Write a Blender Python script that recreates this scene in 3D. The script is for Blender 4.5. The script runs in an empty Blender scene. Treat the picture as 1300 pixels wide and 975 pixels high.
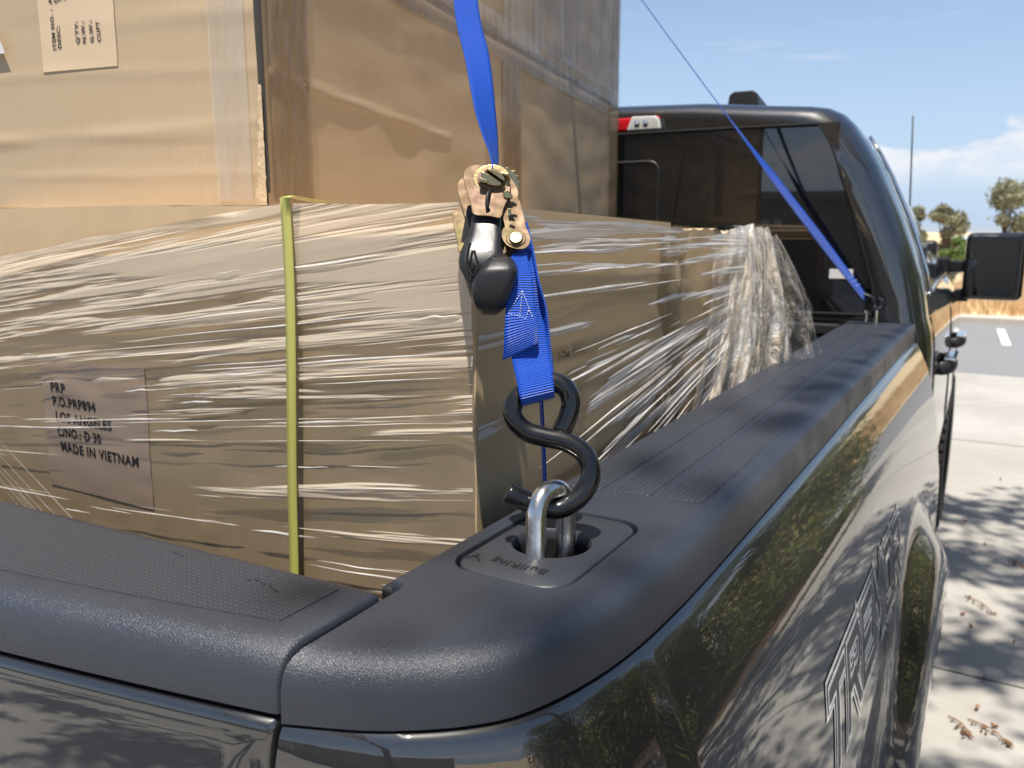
import bpy, bmesh, math, random
import numpy as np
from mathutils import Vector, Matrix, noise
from mathutils.geometry import tessellate_polygon
random.seed(7); rng = np.random.default_rng(7)
R_ = math.radians
scn = bpy.context.scene
COL = scn.collection
H0 = 1.69                       # camera height; all z below are relative to the camera

# ------------------------------------------------------------------ camera
F = 1060.0                      # focal length in px of a 1300 px wide picture
yaw = math.atan2(630, math.hypot(F, 195)); pit = math.atan2(195, F)
fwd = Vector((-math.sin(yaw)*math.cos(pit), math.cos(yaw)*math.cos(pit), -math.sin(pit)))
rgt = Vector((math.cos(yaw), math.sin(yaw), 0)); upv = rgt.cross(fwd)
cam_d = bpy.data.cameras.new("camera"); cam = bpy.data.objects.new("camera", cam_d); COL.objects.link(cam)
M = Matrix((rgt, upv, -fwd)).transposed().to_4x4(); M.translation = Vector((0, 0, H0))
cam.matrix_world = M
cam_d.sensor_width = 36; cam_d.lens = 36*F/1300; cam_d.clip_start = .01; cam_d.clip_end = 5000
cam_d.dof.use_dof = True; cam_d.dof.focus_distance = .68; cam_d.dof.aperture_fstop = 11.0
scn.camera = cam

def at(px, py, d):              # point seen at photo pixel (px,py) at depth d, z relative to the camera
    return fwd*d + rgt*((px-650)/F*d) - upv*((py-487.5)/F*d)

# ------------------------------------------------------------------ sky, sun, exposure
SUN = Vector((.11, -.29, .95)).normalized()
el = math.asin(SUN.z); az = math.atan2(SUN.x, SUN.y)
W = bpy.data.worlds.new("World"); scn.world = W; W.use_nodes = True
nt = W.node_tree; N = nt.nodes; L = nt.links; N.clear()
out = N.new('ShaderNodeOutputWorld'); bg = N.new('ShaderNodeBackground'); bg.inputs[1].default_value = .105
sky = N.new('ShaderNodeTexSky'); sky.sky_type = 'NISHITA'; sky.sun_disc = False
sky.sun_elevation = el; sky.sun_rotation = az; sky.dust_density = 1.2; sky.air_density = 1.0; sky.ozone_density = 1.5
tc = N.new('ShaderNodeTexCoord'); sep = N.new('ShaderNodeSeparateXYZ'); L.new(tc.outputs['Generated'], sep.inputs[0])
def wmath(op, a, b=None, c=None):
    n = N.new('ShaderNodeMath'); n.operation = op
    for i, v in enumerate((a, b, c)):
        if v is None: continue
        if isinstance(v, (int, float)): n.inputs[i].default_value = v
        else: L.new(v, n.inputs[i])
    return n.outputs[0]
def wrange(v, a, b, c=0, d=1, smooth=True):
    n = N.new('ShaderNodeMapRange'); n.interpolation_type = 'SMOOTHSTEP' if smooth else 'LINEAR'
    L.new(v, n.inputs[0])
    for i, x in enumerate((a, b, c, d)): n.inputs[i+1].default_value = x
    return n.outputs[0]
def wnoise(scale, sc, detail=6, rough=.55, off=(0, 0, 0)):
    mp = N.new('ShaderNodeMapping'); mp.inputs['Scale'].default_value = sc; mp.inputs['Location'].default_value = off
    L.new(tc.outputs['Generated'], mp.inputs[0])
    n = N.new('ShaderNodeTexNoise'); n.inputs['Scale'].default_value = scale; n.inputs['Detail'].default_value = detail
    n.inputs['Roughness'].default_value = rough; L.new(mp.outputs[0], n.inputs['Vector']); return n.outputs['Fac']
z = sep.outputs['Z']
# cumulus bank close to the horizon: billowing top, fading base
edge = wmath('ADD', z, wmath('MULTIPLY', wmath('SUBTRACT', wnoise(9, (1, 1, 2.0), 8, .62, (3.1, .4, 0)), .5), -.13))
bank = wmath('MULTIPLY', wrange(edge, .098, .086), wrange(z, .035, .075))
tex = wrange(wnoise(24, (1, 1, 2.5), 7, .6), .36, .62, .5, 1)
bank = wmath('MULTIPLY', bank, tex)
hz = wrange(z, .0, .40, .80, .10, False)
wisp = wmath('MULTIPLY', wrange(wnoise(3.2, (1, 1, 7), 9, .66, (1.7, 5.2, .3)), .56, .76), wmath('MULTIPLY', wrange(z, .12, .2), wrange(z, .7, .3)))
cl = wmath('MAXIMUM', wmath('MULTIPLY', bank, .93), wmath('MULTIPLY', wisp, .6))
hs = N.new('ShaderNodeHueSaturation'); hs.inputs['Saturation'].default_value = 1.12; hs.inputs['Value'].default_value = .85
L.new(sky.outputs[0], hs.inputs['Color'])
m0 = N.new('ShaderNodeMix'); m0.data_type = 'RGBA'; L.new(hz, m0.inputs[0]); L.new(hs.outputs[0], m0.inputs[6]); m0.inputs[7].default_value = (3.7, 4.8, 6.5, 1)
m1 = N.new('ShaderNodeMix'); m1.data_type = 'RGBA'; L.new(cl, m1.inputs[0]); L.new(m0.outputs[2], m1.inputs[6]); m1.inputs[7].default_value = (5.7, 5.8, 6.1, 1)
L.new(m1.outputs[2], bg.inputs[0]); L.new(bg.outputs[0], out.inputs[0])
sd = bpy.data.lights.new("sun", 'SUN'); sd.energy = 4.5; sd.angle = R_(.53); sd.color = (1, .94, .85)
so = bpy.data.objects.new("sun", sd); COL.objects.link(so); so.rotation_euler = SUN.to_track_quat('Z', 'Y').to_euler(); so.location = (0, 0, 30)
scn.view_settings.view_transform = 'Standard'; scn.view_settings.look = 'None'; scn.view_settings.gamma = 1
scn.view_settings.exposure = .6
scn.cycles.max_bounces = 10; scn.cycles.transparent_max_bounces = 24; scn.cycles.caustics_reflective = False; scn.cycles.caustics_refractive = False
scn.cycles.sample_clamp_indirect = 6
try: scn.cycles.use_denoising = True
except Exception: pass

# ------------------------------------------------------------------ material helpers
class Mat:
    def __init__(s, name):
        s.m = bpy.data.materials.new(name); s.m.use_nodes = True; s.nt = s.m.node_tree; s.N = s.nt.nodes; s.L = s.nt.links
        s.N.clear(); s.out = s.N.new('ShaderNodeOutputMaterial'); s.b = s.N.new('ShaderNodeBsdfPrincipled')
        s.L.new(s.b.outputs[0], s.out.inputs[0]); s.tc = s.N.new('ShaderNodeTexCoord'); s.h = None
    def set(s, **k):
        for a, v in k.items():
            a = {'base': 'Base Color', 'rough': 'Roughness', 'metal': 'Metallic', 'spec': 'Specular IOR Level', 'coat': 'Coat Weight',
                 'coatr': 'Coat Roughness', 'ior': 'IOR', 'alpha': 'Alpha', 'trans': 'Transmission Weight', 'sheen': 'Sheen Weight'}[a]
            if isinstance(v, tuple): v = (*v, 1) if len(v) == 3 else v
            if hasattr(v, 'node'): s.L.new(v, s.b.inputs[a])
            else: s.b.inputs[a].default_value = v
        return s
    def vec(s, scale=(1, 1, 1), rot=(0, 0, 0), uv=False, loc=(0, 0, 0)):
        mp = s.N.new('ShaderNodeMapping'); mp.inputs['Scale'].default_value = scale; mp.inputs['Rotation'].default_value = rot; mp.inputs['Location'].default_value = loc
        s.L.new(s.tc.outputs['UV' if uv else 'Object'], mp.inputs[0]); return mp.outputs[0]
    def noise(s, scale, detail=3, rough=.5, vec=None, dist=0):
        n = s.N.new('ShaderNodeTexNoise'); n.inputs['Scale'].default_value = scale; n.inputs['Detail'].default_value = detail
        n.inputs['Roughness'].default_value = rough; n.inputs['Distortion'].default_value = dist
        s.L.new(vec if vec is not None else s.tc.outputs['Object'], n.inputs['Vector']); return n.outputs['Fac']
    def wave(s, scale, vec=None, dir='X', dist=0, prof='SIN'):
        n = s.N.new('ShaderNodeTexWave'); n.bands_direction = dir; n.inputs['Scale'].default_value = scale; n.inputs['Distortion'].default_value = dist
        n.wave_profile = prof
        s.L.new(vec if vec is not None else s.tc.outputs['Object'], n.inputs['Vector']); return n.outputs['Fac']
    def voro(s, scale, vec=None, feat='F1'):
        n = s.N.new('ShaderNodeTexVoronoi'); n.inputs['Scale'].default_value = scale; n.feature = feat
        s.L.new(vec if vec is not None else s.tc.outputs['Object'], n.inputs['Vector']); return n
    def math(s, op, a, b=0):
        n = s.N.new('ShaderNodeMath'); n.operation = op
        for i, v in enumerate((a, b)):
            if hasattr(v, 'node'): s.L.new(v, n.inputs[i])
            else: n.inputs[i].default_value = v
        return n.outputs[0]
    def rng(s, v, a, b, c=0, d=1, smooth=True):
        n = s.N.new('ShaderNodeMapRange'); n.interpolation_type = 'SMOOTHSTEP' if smooth else 'LINEAR'; s.L.new(v, n.inputs[0])
        for i, x in enumerate((a, b, c, d)): n.inputs[i+1].default_value = x
        return n.outputs[0]
    def mix(s, f, a, b):
        n = s.N.new('ShaderNodeMix'); n.data_type = 'RGBA'
        for i, v in ((0, f), (6, a), (7, b)):
            if isinstance(v, tuple): v = (*v, 1) if len(v) == 3 else v
            if hasattr(v, 'node'): s.L.new(v, n.inputs[i])
            else: n.inputs[i].default_value = v
        return n.outputs[2]
    def bump(s, h, strength=.3, dist=.001, target=None):
        n = s.N.new('ShaderNodeBump'); n.inputs['Strength'].default_value = strength; n.inputs['Distance'].default_value = dist
        s.L.new(h, n.inputs['Height'])
        if s.h is not None: s.L.new(s.h, n.inputs['Normal'])
        s.h = n.outputs[0]; s.L.new(s.h, s.b.inputs['Normal']); return s
    def attr(s, name):
        n = s.N.new('ShaderNodeAttribute'); n.attribute_name = name; return n.outputs['Fac']

def simple(name, base, rough=.5, metal=0, var=.12, vs=6, bump=0, bs=300, bd=.0005, **k):
    m = Mat(name); n = m.noise(vs, 5)
    lo = tuple(c*(1-var) for c in base); hi = tuple(min(1, c*(1+var)) for c in base)
    m.set(base=m.mix(n, lo, hi), rough=rough, metal=metal, **k)
    if bump: m.bump(m.noise(bs, 2), bump, bd)
    return m.m

def cardboard(name, base, pinch=1.0):
    m = Mat(name)
    big = m.noise(2.2, 5, .6); stain = m.rng(m.noise(5, 6, .65), .35, .75)
    flute = m.noise(30, 2, .5, m.vec((14, 14, .25)))
    fine = m.noise(900, 2)
    c = m.mix(big, tuple(x*.86 for x in base), tuple(min(1, x*1.08) for x in base))
    c = m.mix(m.math('MULTIPLY', stain, .22), c, tuple(x*.78 for x in base))
    c = m.mix(m.math('MULTIPLY', m.rng(flute, .4, .7), .12), c, tuple(x*.7 for x in base))
    c = m.mix(m.math('MULTIPLY', m.rng(fine, .62, .75), .25), c, tuple(x*.6 for x in base))
    m.set(base=c, rough=.72, spec=.35)
    m.bump(m.noise(2, 4, .5, m.vec((1.0, 1.0, 6))), .22, .004); m.bump(flute, .25, .0006); m.bump(fine, .15, .0002)
    return m.m

M_ = {}
M_['card_up'] = cardboard('cardboard_pale', (.53, .40, .255))
M_['card_lo'] = cardboard('cardboard_brown', (.62, .45, .265))
M_['card_in'] = simple('cardboard_torn_edge', (.58, .45, .29), .85, var=.25, vs=60, bump=.5, bs=200, bd=.002)
M_['paper'] = simple('label_paper', (.66, .50, .33), .6, var=.06, vs=14)
M_['paper2'] = simple('label_paper_pinkish', (.60, .43, .30), .6, var=.08, vs=14)
M_['ink'] = simple('black_ink', (.03, .028, .03), .7)
M_['white_scrap'] = simple('white_paper', (.7, .68, .64), .6)
# tape: translucent brown film
def tape_mat(name, base, alpha):
    m = Mat(name); w = m.noise(7, 4, .6, m.vec((6, 6, .7))); 
    m.set(base=m.mix(w, tuple(c*.8 for c in base), base), rough=m.rng(m.noise(15, 4), .3, .7, .14, .34), spec=.6, alpha=m.rng(w, .3, .7, alpha-.12, alpha+.12))
    m.bump(m.noise(26, 3, .6, m.vec((2.5, 2.5, .35), (0, .2, 0))), .8, .0025); return m.m
M_['tape'] = tape_mat('brown_packing_tape', (.36, .25, .13), .50)
M_['tape_clear'] = tape_mat('clear_packing_tape', (.72, .66, .58), .24)
M_['film_panel'] = tape_mat('clear_film_patch', (.50, .41, .35), .34)
# truck
def rail_plastic(name, tex=False):
    m = Mat(name); g = m.noise(1500, 2, .6); big = m.noise(7, 5, .6)
    base = m.mix(big, (.023, .027, .037), (.034, .039, .051))
    if tex:
        g1 = m.wave(1/.0026*.5/ (math.pi) , None, 'X')   # lines across, one every 4 mm
        g2 = m.wave(1/.0021*.5/ (math.pi), None, 'Y')
        pat = m.math('MULTIPLY', g1, g2)
        base = m.mix(m.rng(pat, .1, .7), tuple(c*1.3 for c in (.018, .021, .028)), (.040, .045, .056))
        m.set(base=base, rough=.45, spec=.6); m.bump(pat, .55, .0007); m.bump(g, .2, .0003)
    else:
        dust = m.rng(m.noise(420, 3, .7), .66, .74)
        base = m.mix(m.math('MULTIPLY', dust, .35), base, (.09, .09, .10))
        m.set(base=base, rough=m.rng(big, .35, .65, .26, .42), spec=.75); vc = m.voro(1300); m.bump(vc.outputs['Distance'], .35, .0008); m.bump(g, .5, .0006)
    return m.m
M_['rail'] = rail_plastic('grained_black_plastic'); M_['pad'] = rail_plastic('knurled_black_plastic', True)
m = Mat('metallic_charcoal_paint'); fl = m.voro(1400); big = m.noise(3, 3)
m.set(base=m.mix(m.rng(fl.outputs['Distance'], .0, .5), (.020, .020, .021), (.007, .007, .0075)), metal=.15, rough=.42, coat=1.0, coatr=.008, spec=.5); m.b.inputs['Coat IOR'].default_value = 1.9
cn = m.N.new('ShaderNodeBump'); cn.inputs['Strength'].default_value = .05; cn.inputs['Distance'].default_value = .001; m.L.new(m.noise(55, 2), cn.inputs['Height']); m.L.new(cn.outputs[0], m.b.inputs['Coat Normal'])
M_['paint'] = m.m
M_['plate'] = simple('moulded_grey_plastic', (.034, .037, .044), .42, bump=.25, bs=900, bd=.0004)
M_['black'] = simple('matt_black_plastic', (.018, .018, .019), .5, var=.2)
M_['gloss_black'] = simple('gloss_black_plastic', (.012, .012, .013), .3, coat=1.0, coatr=.05)
M_['void'] = simple('shadow_gap_black', (.004, .004, .004), .9)
M_['bedliner'] = simple('bedliner_black', (.012, .012, .013), .65, bump=.6, bs=120, bd=.001)
m = Mat('tinted_glass'); m.set(base=(.006, .006, .007), rough=.015, spec=.9, ior=1.62, alpha=.93); M_['glass'] = m.m
M_['mirror_glass'] = simple('mirror_silver', (.24, .245, .25), .03, 1, var=.02)
M_['red_lens'] = simple('red_lens', (.55, .01, .015), .12, coat=1.0); M_['clear_lens'] = simple('clear_lens', (.62, .62, .60), .12, var=.3, vs=40, coat=1.0, spec=.8)
M_['chrome'] = simple('bright_chrome', (.8, .79, .77), .09, 1, var=.05)
m = Mat('worn_steel'); n = m.noise(50, 5, .65, m.vec((1, 1, .35))); m.set(base=m.mix(m.rng(n, .35, .65), (.50, .46, .42), (.82, .80, .77)), metal=1, rough=m.rng(n, .3, .7, .34, .12)); m.bump(m.noise(160, 4), .25, .0006); M_['steel'] = m.m
m = Mat('black_dipped_vinyl'); m.set(base=(.004, .004, .0045), rough=m.rng(m.noise(60, 3), .3, .7, .3, .5), spec=.25, coat=.8, coatr=.04); m.bump(m.noise(110, 2), .2, .0008); M_['vinyl'] = m.m
m = Mat('black_rubber_grip'); m.set(base=m.mix(m.noise(90, 4), (.012, .012, .013), (.024, .024, .027)), rough=m.rng(m.noise(25, 4), .3, .7, .3, .45), spec=.5); m.bump(m.noise(700, 2), .25, .0003); M_['grip'] = m.m
m = Mat('yellow_zinc_plate'); n = m.noise(13, 2, .5, None, .3)
m.set(base=m.mix(m.rng(n, .3, .7), (.15, .122, .045), (.20, .112, .088)), metal=.2, spec=.15, rough=m.rng(m.noise(120, 4), .3, .7, .42, .60)); M_['zinc'] = m.m
m = Mat('brass_zinc'); m.set(base=m.mix(m.noise(120, 4), (.36, .27, .12), (.50, .41, .23)), metal=1, rough=.27); m.bump(m.noise(300, 3), .3, .0004); M_['brass'] = m.m
def web_mat(name, base):
    m = Mat(name)
    rib = m.wave(1.0, m.vec((1, 165, 1), uv=True), 'Y'); wv = m.wave(1.0, m.vec((9, 1, 1), uv=True), 'X')
    m.set(base=m.mix(rib, tuple(c*.5 for c in base), tuple(min(1, c*1.35) for c in base)), rough=.38, spec=.5)
    m.bump(rib, 1.0, .0011); m.bump(wv, .25, .0004); m.bump(m.noise(900, 2), .3, .0003); return m.m
M_['web'] = web_mat('blue_polyester_webbing', (.008, .085, .56)); 
M_['thread'] = simple('white_thread', (.62, .70, .85), .7)
M_['yellow'] = simple('yellow_green_strapping', (.52, .50, .13), .35, var=.08, bump=.3, bs=500)

# ------------------------------------------------------------------ mesh helpers
OFF = Vector((0, 0, H0))
def root_loc(p):
    while p is not None and p.parent is not None: p = p.parent
    return p.location if p is not None else None
def obj(name, verts, faces, mat, parent=None, smooth=False, uvs=None, attrs=None, origin=None, mats=None, fm=None):
    V = np.array([tuple(v) for v in verts], float) + np.array(OFF)
    if parent is not None: base = np.array(root_loc(parent))
    elif origin is not None: base = np.array(origin, float) + np.array(OFF)
    else: base = np.array([(V[:, 0].min()+V[:, 0].max())/2, (V[:, 1].min()+V[:, 1].max())/2, V[:, 2].min()])
    V = V - base
    me = bpy.data.meshes.new(name); me.from_pydata(V.tolist(), [], faces); 
    for mm in (mats or [mat]): me.materials.append(M_[mm] if isinstance(mm, str) else mm)
    if fm is not None: me.polygons.foreach_set('material_index', fm)
    if smooth: me.polygons.foreach_set('use_smooth', [True]*len(me.polygons))
    if uvs is not None:
        ul = me.uv_layers.new(name='UVMap'); vi = np.zeros(len(me.loops), int); me.loops.foreach_get('vertex_index', vi)
        ul.data.foreach_set('uv', np.array(uvs, float)[vi].ravel())
    for a, vals in (attrs or {}).items():
        at_ = me.attributes.new(a, 'FLOAT', 'POINT'); at_.data.foreach_set('value', np.array(vals, float))
    me.update()
    o = bpy.data.objects.new(name, me); COL.objects.link(o)
    if parent is not None: o.parent = parent
    else: o.location = base
    if parent is not None: o.location = (0, 0, 0)
    return o
def thing(name, label, cat, loc, group=None):
    o = bpy.data.objects.new(name, None); COL.objects.link(o); o.empty_display_size = .1
    o.location = Vector(loc)+OFF; o['label'] = label; o['category'] = cat
    if group: o['group'] = group
    return o
def tag(o, label, cat, group=None, kind=None):
    o['label'] = label; o['category'] = cat
    if group: o['group'] = group
    if kind: o['kind'] = kind
    return o
def struct(o): o['kind'] = 'structure'; return o
class MB:
    def __init__(s): s.v = []; s.f = []
    def add(s, v, f):
        n = len(s.v); s.v += [tuple(x) for x in v]; s.f += [tuple(i+n for i in q) for q in f]; return s
    def box(s, a, b):
        (x0, y0, z0), (x1, y1, z1) = a, b
        v = [(x0, y0, z0), (x1, y0, z0), (x1, y1, z0), (x0, y1, z0), (x0, y0, z1), (x1, y0, z1), (x1, y1, z1), (x0, y1, z1)]
        return s.add(v, [(0, 3, 2, 1), (4, 5, 6, 7), (0, 1, 5, 4), (1, 2, 6, 5), (2, 3, 7, 6), (3, 0, 4, 7)])
    def grid(s, rows, closed=False, caps=False):
        nr = len(rows); nc = len(rows[0]); v = [p for r in rows for p in r]; f = []
        for i in range(nr-1):
            for j in range(nc if closed else nc-1):
                j2 = (j+1) % nc; f.append((i*nc+j, i*nc+j2, (i+1)*nc+j2, (i+1)*nc+j))
        if caps: f.append(tuple(range(nc))[::-1]); f.append(tuple((nr-1)*nc+j for j in range(nc)))
        return s.add(v, f)
    def tube(s, pts, r, n=12, caps=True):
        pts = [Vector(p) for p in pts]; rr = r if isinstance(r, (list, tuple)) else [r]*len(pts)
        rows = []; u = None
        for i, p in enumerate(pts):
            t = (pts[min(i+1, len(pts)-1)]-pts[max(i-1, 0)]).normalized()
            if u is None: u = t.orthogonal().normalized()
            u = (u - t*u.dot(t)).normalized(); w = t.cross(u)
            rows.append([p + (u*math.cos(2*math.pi*k/n)+w*math.sin(2*math.pi*k/n))*rr[i] for k in range(n)])
        return s.grid(rows, True, caps)
    def prism(s, poly, ext):     # polygon of 3D points, extruded by vector
        n = len(poly); v = [Vector(p) for p in poly]+[Vector(p)+Vector(ext) for p in poly]
        f = [tuple(range(n))[::-1], tuple(range(n, 2*n))]+[(i, (i+1) % n, n+(i+1) % n, n+i) for i in range(n)]
        return s.add(v, f)
    def build(s, name, mat, parent=None, smooth=False, bevel=0, seg=2, sub=0, **k):
        o = obj(name, s.v, s.f, mat, parent, smooth, **k)
        bm = bmesh.new(); bm.from_mesh(o.data); bmesh.ops.recalc_face_normals(bm, faces=bm.faces); bm.to_mesh(o.data); bm.free()
        if bevel:
            md = o.modifiers.new('bevel', 'BEVEL'); md.width = bevel; md.segments = seg; md.limit_method = 'ANGLE'; md.angle_limit = R_(35)
            o.data.polygons.foreach_set('use_smooth', [True]*len(o.data.polygons))
            wn = o.modifiers.new('wn', 'WEIGHTED_NORMAL'); wn.keep_sharp = True
        if sub:
            md = o.modifiers.new('sub', 'SUBSURF'); md.levels = sub; md.render_levels = sub
            o.data.polygons.foreach_set('use_smooth', [True]*len(o.data.polygons))
        return o
def crom(pts, n=8, closed=False):
    P = [Vector(p) for p in pts]; out = []; m = len(P)
    for i in range(m if closed else m-1):
        g = (lambda k: P[k % m]) if closed else (lambda k: P[max(0, min(m-1, k))])
        p0, p1, p2, p3 = g(i-1), g(i), g(i+1), g(i+2)
        for j in range(n):
            t = j/n; out.append(.5*((2*p1)+(p2-p0)*t+(2*p0-5*p1+4*p2-p3)*t*t+(3*p1-p0-3*p2+p3)*t**3))
    if not closed: out.append(P[-1])
    return out
def rrect(x0, y0, x1, y1, r, n=8):
    o = []
    for cx, cy, a0 in ((x1-r, y1-r, 0), (x0+r, y1-r, 90), (x0+r, y0+r, 180), (x1-r, y0+r, 270)):
        for k in range(n+1): a = R_(a0+90*k/n); o.append((cx+r*math.cos(a), cy+r*math.sin(a)))
    return o
def interp(x, xs, ys): return float(np.interp(x, xs, ys))
def text_mesh(s, size, bold=.0, align='LEFT', sx=1.0):
    c = bpy.data.curves.new('txt', 'FONT'); c.body = s; c.size = size; c.offset = bold; c.align_x = align; c.resolution_u = 3; c.space_character = 1.12
    o = bpy.data.objects.new('txt', c); COL.objects.link(o)
    dg = bpy.context.evaluated_depsgraph_get(); me = bpy.data.meshes.new_from_object(o.evaluated_get(dg))
    v = [(p.co.x*sx, p.co.y) for p in me.vertices]; f = [tuple(p.vertices) for p in me.polygons]
    bpy.data.objects.remove(o); bpy.data.curves.remove(c); bpy.data.meshes.remove(me); return v, f

# ------------------------------------------------------------------ ground
G = -H0
def sheet(name, pts, zz, mat, sub=None):
    return struct(obj(name, [(x, y, zz) for x, y in pts], [tuple(range(len(pts)))], mat))
m = Mat('dry_soil_and_grass'); n1 = m.noise(.35, 6, .6); n2 = m.noise(9, 5, .7)
c = m.mix(m.rng(n1, .35, .65), (.60, .44, .23), (.70, .57, .34)); c = m.mix(m.math('MULTIPLY', m.rng(n2, .45, .7), .5), c, (.38, .22, .09)); m.set(base=c, rough=.9); M_['field'] = m.m
m = Mat('pale_concrete'); n1 = m.noise(.9, 7, .65); n2 = m.noise(7, 6, .7); n3 = m.noise(160, 3, .6)
c = m.mix(m.rng(n1, .3, .7), (.34, .32, .285), (.44, .42, .38)); c = m.mix(m.math('MULTIPLY', m.rng(n2, .5, .72), .35), c, (.31, .285, .25)); c = m.mix(m.math('MULTIPLY', n3, .2), c, (.32, .30, .28))
m.set(base=c, rough=.85); m.bump(n2, .3, .01); m.bump(n3, .3, .002); M_['concrete'] = m.m
m = Mat('worn_asphalt'); n1 = m.noise(.4, 6, .6); n3 = m.noise(90, 3, .6)
m.set(base=m.mix(n3, m.mix(n1, (.15, .15, .155), (.20, .20, .205)), (.26, .26, .26)), rough=.85); m.bump(n3, .4, .004); M_['asphalt'] = m.m
M_['kerb'] = simple('kerb_concrete', (.50, .44, .36), .85, bump=.3, bs=80)
M_['line'] = simple('road_paint', (.75, .74, .70), .6, var=.15, vs=20)
m = Mat('bark_mulch_soil'); n1 = m.noise(1.3, 6, .7); n2 = m.noise(30, 5, .7); c = m.mix(m.rng(n1, .4, .6), (.07, .042, .028), (.17, .105, .065)); c = m.mix(m.math('MULTIPLY', m.rng(n2, .5, .7), .7), c, (.24, .16, .10)); m.set(base=c, rough=.95); m.bump(n2, .8, .03); M_['mulch'] = m.m
S_ = 1500
sheet('ground', [(-S_, -S_), (S_, -S_), (S_, S_), (-S_, S_)], G-.16, 'field')
sk = .012
sheet('road', [(-120, 11.3-sk*-120), (120, 11.3-sk*120), (120, 17.7-sk*120), (-120, 17.7-sk*-120)], G-.012, 'asphalt')
sheet('concrete_lot', [(-40, -30), (40, -30), (40, 11.3-sk*40), (-40, 11.3+sk*40)], G, 'concrete')
kb = MB(); kb.prism([(-120, 17.7+sk*120, G-.16), (-120, 17.7+sk*120, G+.10), (-120, 17.82+sk*120, G+.12), (-120, 18.1+sk*120, G+.12), (-120, 18.1+sk*120, G-.16)], (240, -sk*240, 0))
struct(kb.build('kerb', 'kerb'))
struct(MB().box((-120, 18.1, G-.155), (120, 140, G+.10)).build('verge', 'field'))
ln = MB()
for i, x0 in enumerate([-8.2, -4.0, .14, 4.3, 8.4, 12.5]):
    ln.add([(x0-.16, 16.9, G-.008), (x0-.04, 16.9, G-.008), (x0+.10-.04, 14.5, G-.008), (x0-.02-.04, 14.5, G-.008)], [(0, 1, 2, 3)])
struct(ln.build('road_marking', 'line'))
jt = MB()
for yy in (3.45, 7.6, -1.0): jt.box((-40, yy-.004, G+.0005), (40, yy+.004, G+.002))
for xx in (3.8, 8.2, -5.0): jt.box((xx-.004, -30, G+.0025), (xx+.004, 10.8, G+.0035))
struct(jt.build('concrete_joint', 'void'))
# planting bed on the right (mirrored in the paint)
bed = crom([(4.6, -8), (4.2, -2), (3.9, 2), (3.2, 4.4), (2.2, 6.2), (1.9, 8.4), (4, 9.9), (9, 10), (22, 9.5), (22, -8)], 6, True)
struct(obj('planting_bed', [(p.x, p.y, G+.03+.02*math.sin(p.x*3)) for p in [Vector((q.x, q.y, 0)) for q in bed]], [tuple(range(len(bed)))], 'mulch'))
bk = crom([(4.6, -8, G+.06), (4.2, -2, G+.06), (3.9, 2, G+.06), (3.2, 4.4, G+.06), (2.2, 6.2, G+.06), (1.9, 8.4, G+.06), (4, 9.9, G+.06), (9, 10, G+.06), (22, 9.5, G+.06)], 6)
struct(MB().tube(bk, .11, 6).build('bed_kerb', 'kerb'))
# distant hills
hv = []; 
for i in range(90):
    a = R_(-75+150*i/89); d = 900; h = 3+7*noise.noise(Vector((i*.09, 2.2, 0)))+4
    hv += [(d*math.sin(a), d*math.cos(a), G-2), (d*math.sin(a)*1.02, d*math.cos(a)*1.02, G+max(3, h)), ((d+260)*math.sin(a), (d+260)*math.cos(a), G-2)]
hf = []
for i in range(89):
    for k in (0, 1): hf.append((i*3+k, i*3+3+k, i*3+4+k, i*3+1+k))
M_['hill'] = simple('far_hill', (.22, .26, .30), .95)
struct(obj('hills', hv, hf, 'hill', smooth=True))

# ------------------------------------------------------------------ vegetation
def leafmat(name, a, b, c):
    m = Mat(name); n = m.noise(1.6, 4, .6); n2 = m.noise(14, 2)
    col = m.mix(m.rng(n, .38, .62), a, b); col = m.mix(m.math('MULTIPLY', m.rng(n2, .45, .65), .6), col, c)
    m.set(base=col, rough=.5, spec=.4)
    tr = m.N.new('ShaderNodeBsdfTranslucent'); m.L.new(col, tr.inputs[0]); mx = m.N.new('ShaderNodeMixShader'); mx.inputs[0].default_value = .3
    m.L.new(m.b.outputs[0], mx.inputs[1]); m.L.new(tr.outputs[0], mx.inputs[2]); m.L.new(mx.outputs[0], m.out.inputs[0]); return m.m
M_['leaf_olive'] = leafmat('olive_leaves', (.13, .16, .035), (.26, .28, .07), (.38, .36, .12))
M_['leaf_grey'] = leafmat('grey_green_leaves', (.20, .21, .13), (.30, .30, .19), (.38, .35, .23))
M_['leaf_lime'] = leafmat('bright_green_leaves', (.10, .17, .04), (.17, .25, .06), (.25, .32, .10))
M_['bark'] = simple('bark', (.13, .09, .065), .9, var=.3, vs=10, bump=.8, bs=25, bd=.02)
def leaves(blobs, n, size, hollow=.55, up=.3):
    V = np.zeros((n*4, 3)); w = np.array([b[3]**2 for b in blobs]); w = w/w.sum()
    idx = rng.choice(len(blobs), n, p=w)
    B = np.array([b[:3] for b in blobs])[idx]; Rr = np.array([b[3] for b in blobs])[idx]
    d = rng.normal(size=(n, 3)); d /= np.linalg.norm(d, axis=1)[:, None]
    rad = Rr*(hollow+(1-hollow)*rng.random(n)**.6)*(1+.18*rng.normal(size=n))
    c = B+d*rad[:, None]*np.array([1, 1, .8])
    t = rng.normal(size=(n, 3)); t /= np.linalg.norm(t, axis=1)[:, None]
    nn = d+rng.normal(size=(n, 3))*.8; nn[:, 2] += up; b = np.cross(nn, t); b /= np.linalg.norm(b, axis=1)[:, None]+1e-9
    s = size*(.6+.8*rng.random(n))[:, None]
    V[0::4] = c-t*s; V[1::4] = c-b*s*.42; V[2::4] = c+t*s; V[3::4] = c+b*s*.42
    return V, [(4*i, 4*i+1, 4*i+2, 4*i+3) for i in range(n)]
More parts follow.
